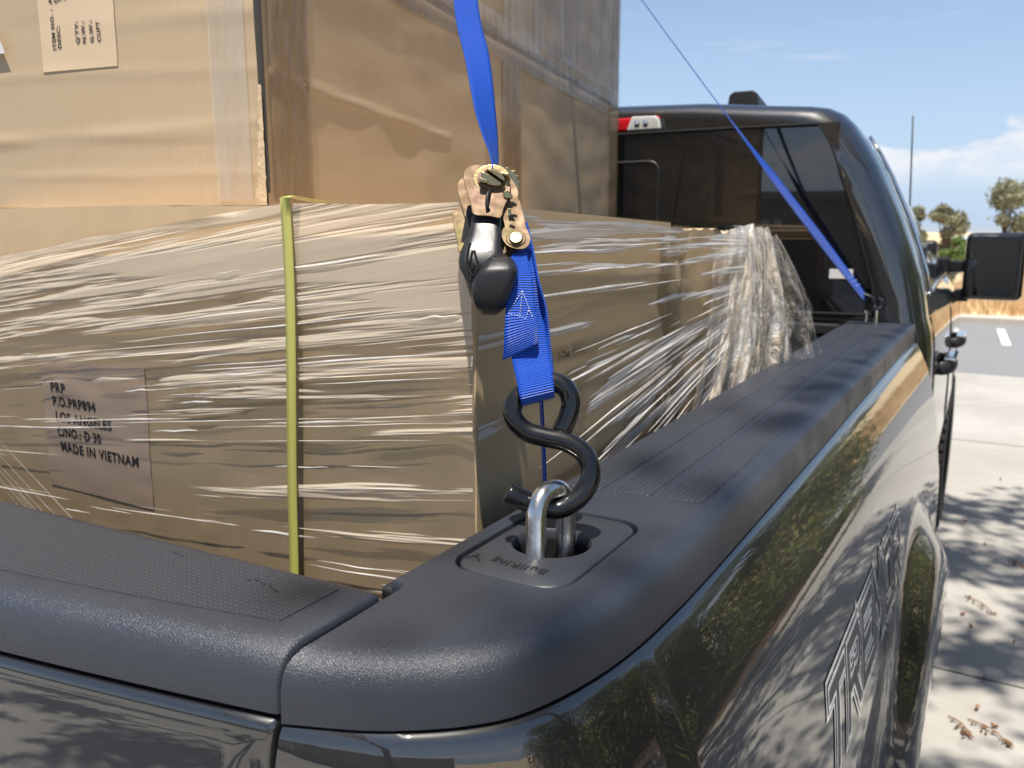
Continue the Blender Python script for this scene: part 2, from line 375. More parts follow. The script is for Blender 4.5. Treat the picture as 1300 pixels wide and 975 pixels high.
def tree(name, label, cat, x, y, h, r, mat, n, leaf, nb=14, trunk=.35, group=None, base=G, tilt=0, low=.25):
    t = thing(name, label, cat, (x, y, base), group)
    mb = MB(); top = Vector((x+tilt, y, base+h*.55))
    tr_r = trunk*.35
    mb.tube(crom([(x, y, base-.05), (x+tilt*.3+.03*h*.3, y, base+h*.2), (x+tilt*.7, y+.02*h, base+h*.4), top], 4), [tr_r*(1-.55*i/12) for i in range(13)], 8)
    blobs = []
    for k in range(nb):
        a = random.random()*6.283; q = math.sqrt(random.random()); zz = low+(1-low)*random.random()
        prof = math.sin(math.pi*min(1, max(.12, (zz-low)/(1-low)*.8+.2)))**.6
        br = r*(.24+.2*random.random()); px, py, pz = x+tilt+math.cos(a)*q*r*prof*.8, y+math.sin(a)*q*r*prof*.8, base+h*zz-br*.55
        pz = max(pz, base+br*.6); blobs.append((px, py, pz, br))
        mb.tube(crom([(x+tilt*.5, y, base+h*(.12+.3*random.random())), ((x+px)/2, (y+py)/2, (base+h*.3+pz)/2), (px, py, pz)], 3), [tr_r*.4*(1-.8*i/6) for i in range(7)], 5)
    mb.build('trunk', 'bark', t, smooth=True)
    V, Fc = leaves(blobs, n, leaf); V[:, 2] = np.maximum(V[:, 2], base+.02); obj('crown', V, Fc, mat, t)
    return t
tree('gum_tree', 'leftmost small gum tree, showing just right of the cab', 'tree', -3.75, 44, 2.85, .75, 'leaf_grey', 2600, .10, 12)
tree('gum_tree', 'bushy grey green tree between the cab and the big mirror tree', 'tree', -2.6, 46, 3.0, .95, 'leaf_grey', 3000, .10, 14)
tree('gum_tree', 'tallest tree of the background, rising behind the door mirror', 'tree', -.15, 46, 3.9, 1.45, 'leaf_grey', 5200, .11, 20)
tree('shrub', 'low bright green shrub beside the far grey green tree', 'shrub', -1.7, 43, 1.5, .8, 'leaf_lime', 1800, .09, 9, low=.1)
tree('shrub', 'low bright green shrub under the tallest background tree', 'shrub', -.9, 40, 1.2, .7, 'leaf_lime', 1500, .09, 8, low=.1)
tree('shrub', 'olive shrub at the foot of the leftmost gum tree', 'shrub', -3.4, 41, 1.4, .8, 'leaf_olive', 1600, .09, 8, low=.1)
for i in range(9):
    tree('field_tree', 'distant tree standing off in the dry field', 'tree', 3.5+i*6+random.random()*2, 52+random.random()*20, 4+2*random.random(), 1.8, 'leaf_grey', 1800, .16, 12, group='trees far off in the dry field')
# bushes by the lot whose green shows in the bodyside
bushes = [(3.1, 8.3, 4.4, 1.5), (5.6, 8.9, 5.2, 1.9), (4.6, 6.0, 3.6, 1.5), (8.8, 7.4, 5.6, 2.3), (6.8, 4.6, 4.2, 1.9), (10.8, 4.0, 6.2, 2.7), (6.8, 1.2, 4.0, 1.9)]
bl = ['rounded olive bush at the tip of the planting bed', 'tall olive bush farthest along the planting bed', 'smallest olive bush, nearest the concrete', 'big olive bush behind the rounded one', 'olive bush in the middle of the planting bed', 'tree sized olive bush at the back of the bed', 'olive bush at the near end of the planting bed']
for (x, y, h, r), lb in zip(bushes[:7], bl):
    tree('olive_bush', lb, 'bush', x, y, h, r, 'leaf_olive', 34000 if x < 6.5 else 14000, .036 if x < 6.5 else .06, 34, low=.05)
# shade trees behind the camera, dappling the concrete
st_t = thing('shade_tree', 'tall shade tree whose high crown reaches over the concrete', 'tree', (5.9, 2.0, G))
tb = MB(); tb.tube(crom([(5.9, 2, G-.05), (5.8, 2.1, G+2.2), (5.2, 2.2, G+4.4), (4.2, 2.3, G+6)], 5), [.17-.006*i for i in range(16)], 10); sbl = []
for gx in range(5):
    for gy in range(8):
        bx_, by_, bz_ = .80+gx*.62+random.gauss(0, .06), -3.2+gy*.93+random.gauss(0, .2), 5.0+random.random()*1.2
        if random.random() < .08: continue
        bx_ = max(bx_, .76); sbl.append((bx_, by_, bz_, (.34 if gx == 0 else .55)+.12*random.random()))
        if (gx+gy) % 2: tb.tube(crom([(4.6, 2.25, G+5.2), ((4.6+bx_)/2, (2.2+by_)/2, bz_-.35), (bx_, by_, bz_)], 3), [.07-.008*i for i in range(7)], 5)
tb.build('trunk', 'bark', st_t, smooth=True)
V, Fc = leaves(sbl, 19000, .07, .0); obj('crown', V, Fc, 'leaf_olive', st_t)
st2 = thing('shade_tree', 'shade tree behind the photographer with a thin patchy crown', 'tree', (2.6, -6.5, G))
tb = MB(); tb.tube(crom([(2.6, -6.5, G-.05), (2.5, -6.4, G+2.2), (1.6, -6, G+4.4), (.2, -5.4, G+6)], 5), [.2-.007*i for i in range(16)], 10); sbl = []
for gx in range(9):
    for gy in range(6):
        if random.random() < .6: continue
        bx_, by_, bz_ = -5.2+gx*.75+random.gauss(0, .2), -7.0+gy*.9+random.gauss(0, .15), 5.2+random.random(); by_ = min(by_, -2.5); sbl.append((bx_, by_, bz_, .4+.25*random.random()))
        if (gx+gy) % 3 == 0: tb.tube(crom([(1.2, -5.9, G+5), ((1.2+bx_)/2, (-5.9+by_)/2, bz_-.3), (bx_, by_, bz_)], 3), [.08-.009*i for i in range(7)], 5)
tb.build('trunk', 'bark', st2, smooth=True)
V, Fc = leaves(sbl, 9000, .09, .2); obj('crown', V, Fc, 'leaf_olive', st2)

# long dry grass along the kerb
gv = []; gf = []
n = 16000
for i in range(n):
    x = random.uniform(-9, 9); y = 18.2+ (random.random()**1.6)*14; h = .22+.28*random.random(); w = .012+.0008*(y-18)*3; a = random.random()*3.14; lx = random.gauss(0, .1); ly = random.gauss(0, .1)
    k = len(gv); gv += [(x-w*math.cos(a), y-w*math.sin(a), G+.09), (x+w*math.cos(a), y+w*math.sin(a), G+.09), (x+lx, y+ly, G+.1+h)]; gf.append((k, k+1, k+2))
m = Mat('dry_grass_blades'); m.set(base=m.mix(m.rng(m.noise(.9, 5, .6), .35, .65), (.58, .36, .17), (.74, .58, .34)), rough=.7); M_['grass'] = m.m
go = obj('dry_grass', gv, gf, 'grass'); tag(go, 'long dry straw coloured grass growing behind the kerb', 'grass', kind='stuff')

# small pale building far off and corrugated shed behind the photographer
t = thing('farm_shed', 'tiny pale blue grey shed between the distant trees', 'shed', (-1.8, 60, G))
MB().box((-3.2, 60, G), (-1.3, 62, G+1.0)).build('wall', simple('shed_wall', (.42, .46, .52), .7), t)
MB().prism([(-3.4, 59.8, G+1.0), (-3.4, 62.2, G+1.0), (-3.4, 61, G+1.3)], (2.3, 0, 0)).build('roof', simple('shed_roof', (.5, .54, .6), .5), t)
t = thing('warehouse', 'low warehouse of beige ribbed sheet behind the truck', 'building', (-3, -13, G))
m = Mat('beige_ribbed_sheet'); w = m.wave(1/.3*.5/math.pi*6, None, 'X'); m.set(base=m.mix(w, (.25, .235, .20), (.32, .30, .26)), rough=.5); m.bump(w, .8, .03); M_['ribbed'] = m.m
MB().box((-16, -17, G), (12, -13, G+2.3)).build('wall', 'ribbed', t)
MB().box((-16.2, -17.2, G+2.3), (12.2, -12.8, G+2.45)).build('roof', simple('flat_roof_trim', (.30, .28, .25), .6), t)
for i in range(5):
    MB().box((-2.9+i*.42, -12.995, G+.6), (-2.62+i*.42, -12.95, G+1.9)).build('shutter', simple('pale_shutter', (.62, .60, .56), .6), t)

# leaf litter on the concrete
M_['twig'] = simple('dry_twig', (.22, .12, .06), .85, var=.4, vs=40); M_['dryleaf'] = simple('dry_leaf', (.30, .15, .07), .75, var=.5, vs=60)
def gpt(px, py): d = at(px, py, 1.0); s = G/d.z; return Vector((d.x*s, d.y*s, G))
twl = ['forked dry twig with leaves, midway down the concrete', 'long dry sprig at the bottom right of the concrete', 'small dry sprig beside the rear tyre on concrete', 'thin twig at the picture edge near the shade line']
for (px, py, L_, a), lb in zip([(1243, 770, .20, -.9), (1255, 932, .17, -.7), (1217, 925, .13, -1.0), (1290, 718, .11, -.8)], twl):
    p = gpt(px, py); mb = MB(); d = Vector((math.cos(a), math.sin(a), 0))
    pts = [p-d*L_/2+Vector((0, 0, .008)), p+Vector((.01, .012, .014)), p+d*L_/2+Vector((0, 0, .008))]; mb.tube(crom(pts, 4), .0025, 5)
    for k in range(16):
        q = p+d*(random.random()-.5)*L_*.9; b = a+random.choice((-.6, .6))+random.gauss(0, .3); e = q+Vector((math.cos(b), math.sin(b), 0))*.022*(.6+random.random())+Vector((0, 0, .012)); w_ = Vector((-math.sin(b), math.cos(b), 0))*.005
        mb.add([q+Vector((0, 0, .006)), (q+e)/2+w_+Vector((0, 0, .01)), e, (q+e)/2-w_+Vector((0, 0, .006))], [(0, 1, 2, 3)])
    tag(mb.build('twig', 'twig'), lb, 'twig', 'twigs fallen on the concrete')
for px, py in [(1249, 865), (1232, 797), (1287, 818), (1226, 664), (1222, 782), (1250, 693), (1284, 650), (1262, 925), (1240, 902), (1270, 610)]:
    p = gpt(px, py); a = random.random()*6.28; s = .009+.009*random.random(); mb = MB(); rows = []
    for i in range(7):
        u = i/6-.5; w_ = s*.45*math.sqrt(max(0.02, 1-(2*u)**2)); row = []
        for j in (-1, 0, 1):
            q = Vector((u*2*s, j*w_, 0)); q = Vector((q.x*math.cos(a)-q.y*math.sin(a), q.x*math.sin(a)+q.y*math.cos(a), .004+.010*abs(j)+.010*abs(u))); row.append(p+q)
        rows.append(row)
    mb.grid(rows); tag(mb.build('dry_leaf', 'dryleaf', smooth=True), 'curled brown dead leaf lying on the pale concrete', 'leaf', 'dead leaves on the concrete')

# ------------------------------------------------------------------ the pickup truck
truck = thing('pickup_truck', 'charcoal pickup truck carrying wrapped cardboard boxes in its bed', 'pickup truck', (-1.12, 2.6, G))
XC = -1.12
def mx(x): return 2*XC-x
# --- rail caps
lip = crom([(-.338, .313), (-.315, .322), (-.292, .332), (-.273, .343), (-.256, .355), (-.241, .368), (-.228, .383), (-.219, .399), (-.211, .419), (-.204, .443), (-.198, .471), (-.193, .51), (-.190, .56), (-.188, .63), (-.187, .8), (-.186, 1.2), (-.186, 1.8), (-.186, 2.41)], 4)
lip = [(p.x, p.y) for p in [Vector((q[0], q[1], 0)) for q in lip]]
inner = [(-.353, 2.41), (-.353, .437), (-.3515, .432), (-.342, .430), (-.3402, .427), (-.3395, .36)]
def rail_cap(mirror=False):
    out_ = lip + inner; n = len(out_); nl = len(lip)
    wgt = [1.0]*nl + [.22]*len(inner); wgt[0] = 1.0; wgt[nl-1] = .3
    # outward normals
    nm = []
    for i in range(n):
        a = Vector((*out_[i-1], 0)); b = Vector((*out_[(i+1) % n], 0)); t = (b-a).normalized(); nm.append(Vector((t.y, -t.x, 0)))
    nm[0] = Vector((0, -1, 0)); nm[nl-1] = Vector((.7, .7, 0)); nm[nl] = Vector((-.7, .7, 0)); nm[-1] = Vector((-1, -.1, 0)).normalized()
    prof = [(-.330, .004), (-.2815, .004), (-.2815, 0), (-.262, .0008), (-.2535, .0024), (-.2475, .0055), (-.2435, .0100), (-.2413, .0155), (-.2403, .0215), (-.24, .028)]
    mb = MB(); rows = []
    for zz, ins in prof: rows.append([(max(out_[i][0]-nm[i].x*ins*wgt[i], -.3382+.18*ins) if out_[i][1] < .40 else out_[i][0]-nm[i].x*ins*wgt[i], out_[i][1]-nm[i].y*ins*wgt[i], zz) for i in range(n)])
    mb.grid(rows, True); top = rows[-1]
    hole = rrect(-.3345, .4705, -.2365, .6275, .025); hole2 = [(x, y, -.24) for x, y in hole]
    polys = [[Vector(p) for p in top]] if False else [[Vector(p) for p in top], [Vector(p) for p in hole2][::-1]]
    flat = [v for q in polys for v in q]; tris = tessellate_polygon(polys); mb.add(flat, [t_ for t_ in tris])
    mb.grid([hole2, [(x, y, -.243) for x, y in rrect(-.3338, .4712, -.2372, .6268, .0243)], [(x, y, -.262) for x, y in hole]], True)
    if mirror: mb.v = [(mx(x), y, z_) for x, y, z_ in mb.v]
    return mb
def weld(o, d=1e-5):
    bm = bmesh.new(); bm.from_mesh(o.data); bmesh.ops.remove_doubles(bm, verts=bm.verts, dist=d); bmesh.ops.recalc_face_normals(bm, faces=bm.faces); bm.to_mesh(o.data); bm.free()
def smooth_angle(o, a=40):
    o.data.polygons.foreach_set('use_smooth', [True]*len(o.data.polygons))
    bm = bmesh.new(); bm.from_mesh(o.data)
    for e in bm.edges:
        if len(e.link_faces) == 2 and e.calc_face_angle(0) > R_(a): e.smooth = False
    bm.to_mesh(o.data); bm.free()
for mir in (False, True):
    o = rail_cap(mir).build('rail_cap', 'rail', truck); weld(o); smooth_angle(o, 38)
    # knurled strips let into the cap (0.6 mm proud)
    for x0, x1, y0 in ((-.345, -.308, .69), (-.296, -.262, .695), (-.248, -.214, .70)):
        mb = MB(); q = [(x0, y0), (x1, y0+.004), (x1, 2.36), (x0, 2.36)]
        if mir: q = [(mx(x), y) for x, y in q][::-1]
        mb.prism([(x, y, -.2402) for x, y in q], (0, 0, .0009)); mb.build('grip_strip', 'pad', o, bevel=.0004, seg=1)
        if not mir:
            pass
    # two smooth ribs
    for xr in (-.302, -.255):
        xx = mx(xr) if mir else xr
        MB().grid([[(xx-.0035, y, -.2403), (xx-.0012, y, -.2385-.0018*(y < .725)), (xx+.0012, y, -.2385-.0018*(y < .725)), (xx+.0035, y, -.2403)] for y in (.72, .73, 2.38)]).build('rib', 'rail', o, smooth=True)
# --- tie down plate with ring
def tie_down(dx, dy, label=None, full=True):
    mb = MB(); outl = rrect(-.331, .474, -.240, .624, .022); k = len(outl)
    cx, cy, r = -.287, .552, .032
    ins = rrect(-.3295, .4755, -.2415, .6225, .0205)
    mb.grid([[(x+dx, y+dy, -.258) for x, y in outl], [(x+dx, y+dy, -.2422) for x, y in outl], [(x+dx, y+dy, -.2406) for x, y in ins]], True)
    circ = [(cx+r*math.cos(2*math.pi*i/40), cy+r*math.sin(2*math.pi*i/40)) for i in range(40)]
    polys = [[Vector((x+dx, y+dy, -.2406)) for x, y in ins], [Vector((x+dx, y+dy, -.2406)) for x, y in circ][::-1]]
    mb.add([v for q in polys for v in q], [t_ for t_ in tessellate_polygon(polys)])
    def cc(rr, zz): return [(cx+dx+rr*math.cos(2*math.pi*i/40), cy+dy+rr*math.sin(2*math.pi*i/40), zz) for i in range(40)]
    mb.grid([cc(r, -.2406), cc(r-.0015, -.2424), cc(r-.002, -.25)], True)
    o = mb.build('tie_down_plate', 'plate', truck); weld(o); smooth_angle(o, 50)
    cup = MB(); cup.grid([cc(r-.002, -.249), cc(r-.003, -.285)], True); cup.add(cc(r-.003, -.285), [tuple(range(40))]); 
    cup.box((cx+dx-.02, cy+dy-.006, -.284), (cx+dx+.02, cy+dy+.006, -.268)); cup.build('cup', 'void', o)
    return o
plate = tie_down(0, 0)
rp = crom([at(x, y, d+.014) for x, y, d in [(680, 735, .614), (680.5, 705, .614), (680.5, 672, .615), (681.5, 650, .616), (687, 632, .620), (697, 623, .627), (708, 621, .634), (715, 628, .641), (717.5, 644, .645), (718, 672, .648), (717.5, 705, .648), (717, 728, .648)]], 6)
MB().tube(rp, .0078, 18).build('ring', 'steel', plate, smooth=True)
# lettering on the plate, reading from the bed side: a horned head and the maker's word, upside down for us
v, f = text_mesh('BullRing', .0125, .0003, sx=1.05)
w_ = max(p[0] for p in v)
def plt(u, w): # text frame on the plate (rotated so it reads from the front of the truck)
    return (-.262-u*.98, .4985-w, -.2402)
obj('lettering', [plt(u, w-.004) for u, w in v], f, 'void', plate)
hd = MB()
for s in (-1, 1):
    pts = [plt(.052+.0 + s*.0, 0)]; 
    arc = [(0.001, .002), (.004, .004), (.0065, .0065), (.0055, .009), (.0035, .0065), (.002, .004), (0.0, .0035)]
    hd.add([plt(.053+.009+s*a_*1.2, b_*1.0-.001) for a_, b_ in arc], [tuple(range(len(arc)))])
hd.add([plt(.062-.0025, .002), plt(.062+.0025, .002), plt(.062+.0012, -.005), plt(.062-.0012, -.005)], [(0, 1, 2, 3)])
obj('emblem', hd.v, hd.f, 'void', plate)
# far tie-down at the front end of the rail
fp = MB(); fr = crom([(-.300, 2.345, -.24), (-.300, 2.345, -.212), (-.297, 2.345, -.199), (-.288, 2.345, -.193), (-.279, 2.345, -.199), (-.276, 2.345, -.212), (-.276, 2.345, -.24)], 4)
fp.tube(fr, .0055, 10).build('tie_down_ring', 'steel', truck, smooth=True)

# --- bed side skin
xo = {-.284: -.002, -.287: .003, -.291: .0065, -.297: .0105, -.303: .0137, -.311: .0177, -.320: .0222, -.330: .0270, -.341: .0320, -.353: .0370, -.366: .0418, -.380: .0462, -.395: .0502, -.412: .0540, -.43: .0577, -.45: .0616, -.47: .0652, -.493: .0692, -.515: .0728, -.54: .0763, -.56: .0788, -.58: .0812, -.60: .0835, -.62: .0865, -.64: .088, -.66: .089, -.68: .090, -.70: .0907, -.72: .091, -.74: .091, -.76: .091, -.78: .0905, -.80: .090, -.82: .0895, -.84: .089, -.86: .088, -.88: .087, -.90: .086, -.92: .085, -.94: .0835, -.96: .082, -.98: .0805, -1.0: .079, -1.025: .0765, -1.05: .074, -1.075: .071, -1.1: .068, -1.15: .06, -1.2: .05}
zs = list(xo.keys())
AX, AZ = 1.72, -1.26
def sst(x, a, b): t = min(1, max(0, (x-a)/(b-a))); return t*t*(3-2*t)
def flare(y, zz):
    r = math.hypot(y-AX, zz-AZ); return .052*sst(r, .72, .58)
def side_x(y, zz):   # outer x of straight side
    return -.187+interp(-zz, [-a for a in zs], [xo[a] for a in zs])+flare(y, zz)
spath = [(p[0], p[1]) for p in lip]
ys = [p for p in spath if p[1] < .8] + [(-.187, .8+(2.41-.8)*i/100) for i in range(101)]
def side_panel(mir):
    rows = []
    for zz in zs:
        row = []
        for i, (x, y) in enumerate(ys):
            a = Vector((*ys[max(0, i-1)], 0)); b = Vector((*ys[min(len(ys)-1, i+1)], 0)); t = (b-a).normalized(); nn = Vector((t.y, -t.x, 0))
            o_ = xo[zz]; px, py = x+nn.x*o_*(1 if i > 3 else .3+.175*i)*(1 if y > .5 else .75), y+nn.y*o_*(.45 if y < .5 else 1)
            if i == 0: px = x
            px += flare(py, zz); row.append((px, py, zz))
        rows.append(row)
    nr, nc = len(rows), len(rows[0]); V = [p for r in rows for p in r]; fs = []
    for i in range(nr-1):
        for j in range(nc-1):
            q = (i*nc+j, i*nc+j+1, (i+1)*nc+j+1, (i+1)*nc+j); c_ = np.mean([V[k] for k in q], axis=0)
            if math.hypot(c_[1]-AX, c_[2]-AZ) < .465: continue
            fs.append(q)
    for k_, p_ in enumerate(V):
        r_ = math.hypot(p_[1]-AX, p_[2]-AZ)
        if .44 < r_ < .478: V[k_] = (p_[0], AX+(p_[1]-AX)*.47/r_, AZ+(p_[2]-AZ)*.47/r_)
    # inward return edge at the tailgate gap and along the top
    k = len(V); 
    V += [(x+.0-.004, y+.06, zz) for (x, y, zz) in [r[0] for r in rows]]
    fs += [(i*nc, (i+1)*nc, k+i+1, k+i) for i in range(nr-1)]
    k = len(V); V += [(x-.012, y+.012, -.2845) for x, y, zz in rows[0]]
    fs += [(j, j+1, k+j+1, k+j) for j in range(nc-1)]
    if mir: V = [(mx(x), y, zz) for x, y, zz in V]
    mb = MB(); mb.v = V; mb.f = fs; o = mb.build('bed_side', 'paint', truck, smooth=True); weld(o); smooth_angle(o, 50); return o
bs = side_panel(False); side_panel(True)
# tail lamp wrapping the rear corner
def blob_panel(name, mat, parent, cy, cz, ry, rz, thick, y0):
    rows = []
    for i in range(9):
        r = i/8; row = []
        for k in range(28):
            a = 2*math.pi*k/28; sy = abs(math.cos(a))**.7*math.copysign(1, math.cos(a)); sz = abs(math.sin(a))**.7*math.copysign(1, math.sin(a))
            y = cy+ry*r*sy; zz = cz+rz*r*sz; row.append((side_x(y, zz)+thick*(1-r**4)-.003, y, zz))
        rows.append(row)
    mb = MB(); mb.grid(rows, True); o = mb.build(name, mat, parent, smooth=True); weld(o); return o
lamp = blob_panel('tail_lamp', 'black', truck, .60, -.66, .075, .185, .010, 0)
blob_panel('lens', 'red_lens', lamp, .60, -.67, .06, .165, .016, 0)
# decal on the bed side: outlined slanted capitals
glyph = {'T': [[(0, 1), (1, 1)], [(.5, 1), (.5, 0)]], 'R': [[(0, 0), (0, 1), (.9, 1), (1, .85), (1, .6), (.85, .48), (0, .48)], [(.5, .48), (1, 0)]],
         'E': [[(1, 1), (0, 1), (0, 0), (1, 0)], [(0, .5), (.8, .5)]], 'M': [[(0, 0), (0, 1), (.5, .35), (1, 1), (1, 0)]], 'O': [[(.1, 0), (0, .12), (0, .88), (.1, 1), (.9, 1), (1, .88), (1, .12), (.9, 0), (.1, 0)]]}
def strokes(text, hw, lift, mat, name, parent):
    mb = MB(); hgt = .082; adv = .112; wid = .080; y0 = .845; z0 = -.566
    for i, ch in enumerate(text):
        for pl in glyph[ch]:
            for (a, b) in zip(pl[:-1], pl[1:]):
                A = Vector((i*adv+a[0]*wid, a[1]*hgt)); B = Vector((i*adv+b[0]*wid, b[1]*hgt)); t = (B-A).normalized(); nn = Vector((-t.y, t.x))*hw; A = A-t*hw; B = B+t*hw
                seg = 5
                for k in range(seg):
                    q = [A+(B-A)*(k/seg)+nn, A+(B-A)*(k/seg)-nn, A+(B-A)*((k+1)/seg)-nn, A+(B-A)*((k+1)/seg)+nn]; P = []
                    for p in q:
                        yy = y0+p.x+(p.y)*.30; zz = z0+p.y; P.append((side_x(yy, zz)+lift, yy, zz))
                    mb.add(P, [(0, 1, 2, 3)])
    return obj(name, mb.v, mb.f, mat, parent)
M_['decal_l'] = simple('silver_decal_film', (.85, .85, .84), .4, coat=1.0, coatr=.03); M_['decal_d'] = simple('dark_decal_film', (.012, .012, .012), .35, coat=1.0, coatr=.03); M_['decal_m'] = simple('grey_decal_film', (.07, .07, .07), .5)
strokes('TREMOR', .0195, .0010, 'decal_l', 'decal', bs); strokes('TREMOR', .0148, .0014, 'decal_d', 'decal_gap', bs); strokes('TREMOR', .0120, .0018, 'decal_l', 'decal_outline', bs); strokes('TREMOR', .0070, .0022, 'decal_m', 'decal_fill', bs)
# inner bed
MB().box((mx(-.40), .46, -.80), (-.40, 2.40, -.77)).build('bed_floor', 'bedliner', truck)
for s in (0, 1):
    x0, x1 = (-.368, -.345) if s == 0 else (mx(-.345), mx(-.368))
    mb = MB().box((x0, .44, -.78), (x1, 2.40, -.252)); 
    mb.build('bed_wall', 'bedliner', truck, bevel=.004)
mb = MB().box((mx(-.37), 2.37, -.78), (-.37, 2.40, -.262)); mb.box((mx(-.37), 2.355, -.275), (-.37, 2.405, -.250)); mb.build('bulkhead', 'bedliner', truck, bevel=.002)
# --- tailgate
def yo(x): u = max(0, abs(x-XC)); w = .772-u; u = max(0, w); return .318-.17*u+.09*u*u
def zt(x): return -.2405-.018*max(0, min(1, (.772-abs(x-XC))/.772))**1.0
tg = MB(); xs = [-.3495-(i/46)*(2*(1.12-.3495)) for i in range(47)]
def tgprof(x):
    Y = yo(x); Z = zt(x)
    return [(Y+.010, Z-.055), (Y+.004, Z-.0395), (Y-.002, Z-.0395), (Y-.001, Z-.022), (Y+.002, Z-.013), (Y+.0055, Z-.0068), (Y+.011, Z-.0028), (Y+.018, Z-.0006), (Y+.026, Z), (.405, Z), (.411, Z-.0012), (.4145, Z-.005), (.4155, Z-.02), (.4155, Z-.06)]
rows = [[(x, y, z_) for y, z_ in tgprof(x)] for x in xs]
def shr(row, dx, k_, s_): return [(x+dx, y+(.36-y)*k_, z_-(s_ if z_ > -.262 else 0)) for x, y, z_ in row]
rows = [shr(rows[0], .0052, .07, .0055), shr(rows[0], .0045, .04, .0025), shr(rows[0], .0028, .015, .0008)]+rows
# painted shell
shell = MB(); prow = []
tz = [(.006, -.043), (-.001, -.0435), (-.0045, -.046), (-.006, -.050), (-.007, -.056), (-.0085, -.068), (-.010, -.10), (-.012, -.16), (-.012, -.24), (-.004, -.30), (.004, -.36), (.004, -.55)]
for x in [-.3495]+xs[1:]: prow.append([(x, yo(x)+a, zt(x)+b) for a, b in tz])
r0 = [(x+.004, y+.006, z_) for x, y, z_ in prow[0]]; rback = [(x+.004, y+.08, z_) for x, y, z_ in prow[0]]
shell.grid([rback, r0]+prow)
tgate = shell.build('tailgate', 'paint', truck, smooth=True); smooth_angle(tgate, 50)
tg.grid(rows); tg.add(rows[0], [tuple(range(len(rows[0])))]); cap = tg.build('tailgate_cap', 'rail', tgate, smooth=True); smooth_angle(cap, 45)
MB().box((mx(-.352), .335, -.80), (-.352, .412, -.295)).build('inner_panel', 'bedliner', tgate)
pd = MB(); rws = []
for i in range(40):
    x = -.372-(i/39)*1.49; z0 = zt(x)
    ya = max(.349, yo(x)+.028) if i > 0 else .349; 
    ya = .349-.13*min(.772, (.772-abs(x-XC)))*.55 if False else yo(x)+.033
    rws.append([(x, ya, z0-.001), (x, ya+.0006, z0+.0006), (x, .4015, z0+.0006), (x, .4021, z0-.001)])
pd.grid(rws); pd.add(rws[0], [(0, 1, 2, 3)]); pd.build('grip_pad', 'pad', tgate)
# small raised marks on the pad corner
mk = MB()
for i, (u, w) in enumerate([(-.405, .378), (-.413, .381), (-.423, .383), (-.431, .385), (-.437, .383), (-.52, .392), (-.528, .393)]):
    mk.add([(u, w, zt(u)+.0013), (u-.006, w+.002, zt(u)+.0013), (u-.006, w+.0035, zt(u)+.0013), (u, w+.0015, zt(u)+.0013)], [(0, 1, 2, 3)])
obj('moulded_marks', mk.v, mk.f, 'rail', tgate)
# --- frame / underbody so that no light shows beneath
MB().box((mx(-.25), .45, -1.25), (-.25, 7.0, -.82)).build('chassis', 'void', truck)
MB().box((mx(-.20), .12, -1.12), (-.20, .30, -.93)).build('rear_bumper', 'black', truck, bevel=.03)
# --- cab
sec = [(-1.12, .385), (-.80, .372), (-.60, .352), (-.50, .343), (-.455, .335), (-.420, .317), (-.392, .288), (-.350, .228), (-.317, .172), (-.285, .105), (-.250, .03), (-.222, -.04), (-.195, -.115), (-.178, -.19), (-.170, -.235), (-.158, -.27), (-.150, -.33), (-.146, -.42), (-.142, -.55), (-.140, -.70), (-.155, -.85), (-.175, -.98), (-.21, -1.12)]
sz = [-p[1] for p in sec[4:]]; sx_ = [p[0] for p in sec[4:]]
def cab_x(zz): return interp(-zz, sz, sx_)
def ztop(y): return interp(y, [2.45, 3.0, 3.5, 3.75, 4.0, 4.7, 4.85, 6.2], [.385, .385, .355, .30, .18, -.13, -.17, -.26])
def cab_section(y, ins, dx=False):
    zt_ = ztop(y); pts = []
    for x, zz in sec:
        if zz > zt_:
            xe = cab_x(zt_); k = (x-XC)/(-.455-XC) if x < -.455 else 1; x2 = XC+(xe-.02-XC)*min(1, max(0, (x-XC)/(-.38-XC))); pts.append((x2, zt_+ (0 if x < -.5 else -.0)))
        else: pts.append((x, zz))
    pts = [(XC+(x-XC)*(1-ins/.95)+(taper(y, zz)*min(1, (x-XC)/.5) if dx else 0), zz-(ins*.5 if zz > .2 else 0)) for x, zz in pts]
    full = [(x, y, zz) for x, zz in pts]; left = [(mx(x), y, zz) for x, zz in pts[:0:-1]]
    return left+full
mb = MB()
rows = [cab_section(2.448, .115), cab_section(2.446, .085), cab_section(2.452, .055), cab_section(2.468, .030), cab_section(2.50, .011), cab_section(2.545, .002), cab_section(2.60, 0)]
def taper(y, z_=-1): return -.02*sst(y, 2.8, 5.0)-.06*sst(y, 4.0, 5.6)-.085*sst(y, 2.5, 3.9)*sst(z_, -.27, -.02)
for y in [2.8, 3.0, 3.2, 3.4, 3.5, 3.6, 3.7, 3.8, 3.9, 4.0, 4.15, 4.3, 4.5, 4.7, 4.85, 5.2, 5.6, 6.0, 6.2]: rows.append(cab_section(y, 0, True))
mb.grid(rows); mb.add(rows[-1], [tuple(range(len(rows[-1])))])
cabo = mb.build('cab', 'paint', truck, smooth=True)
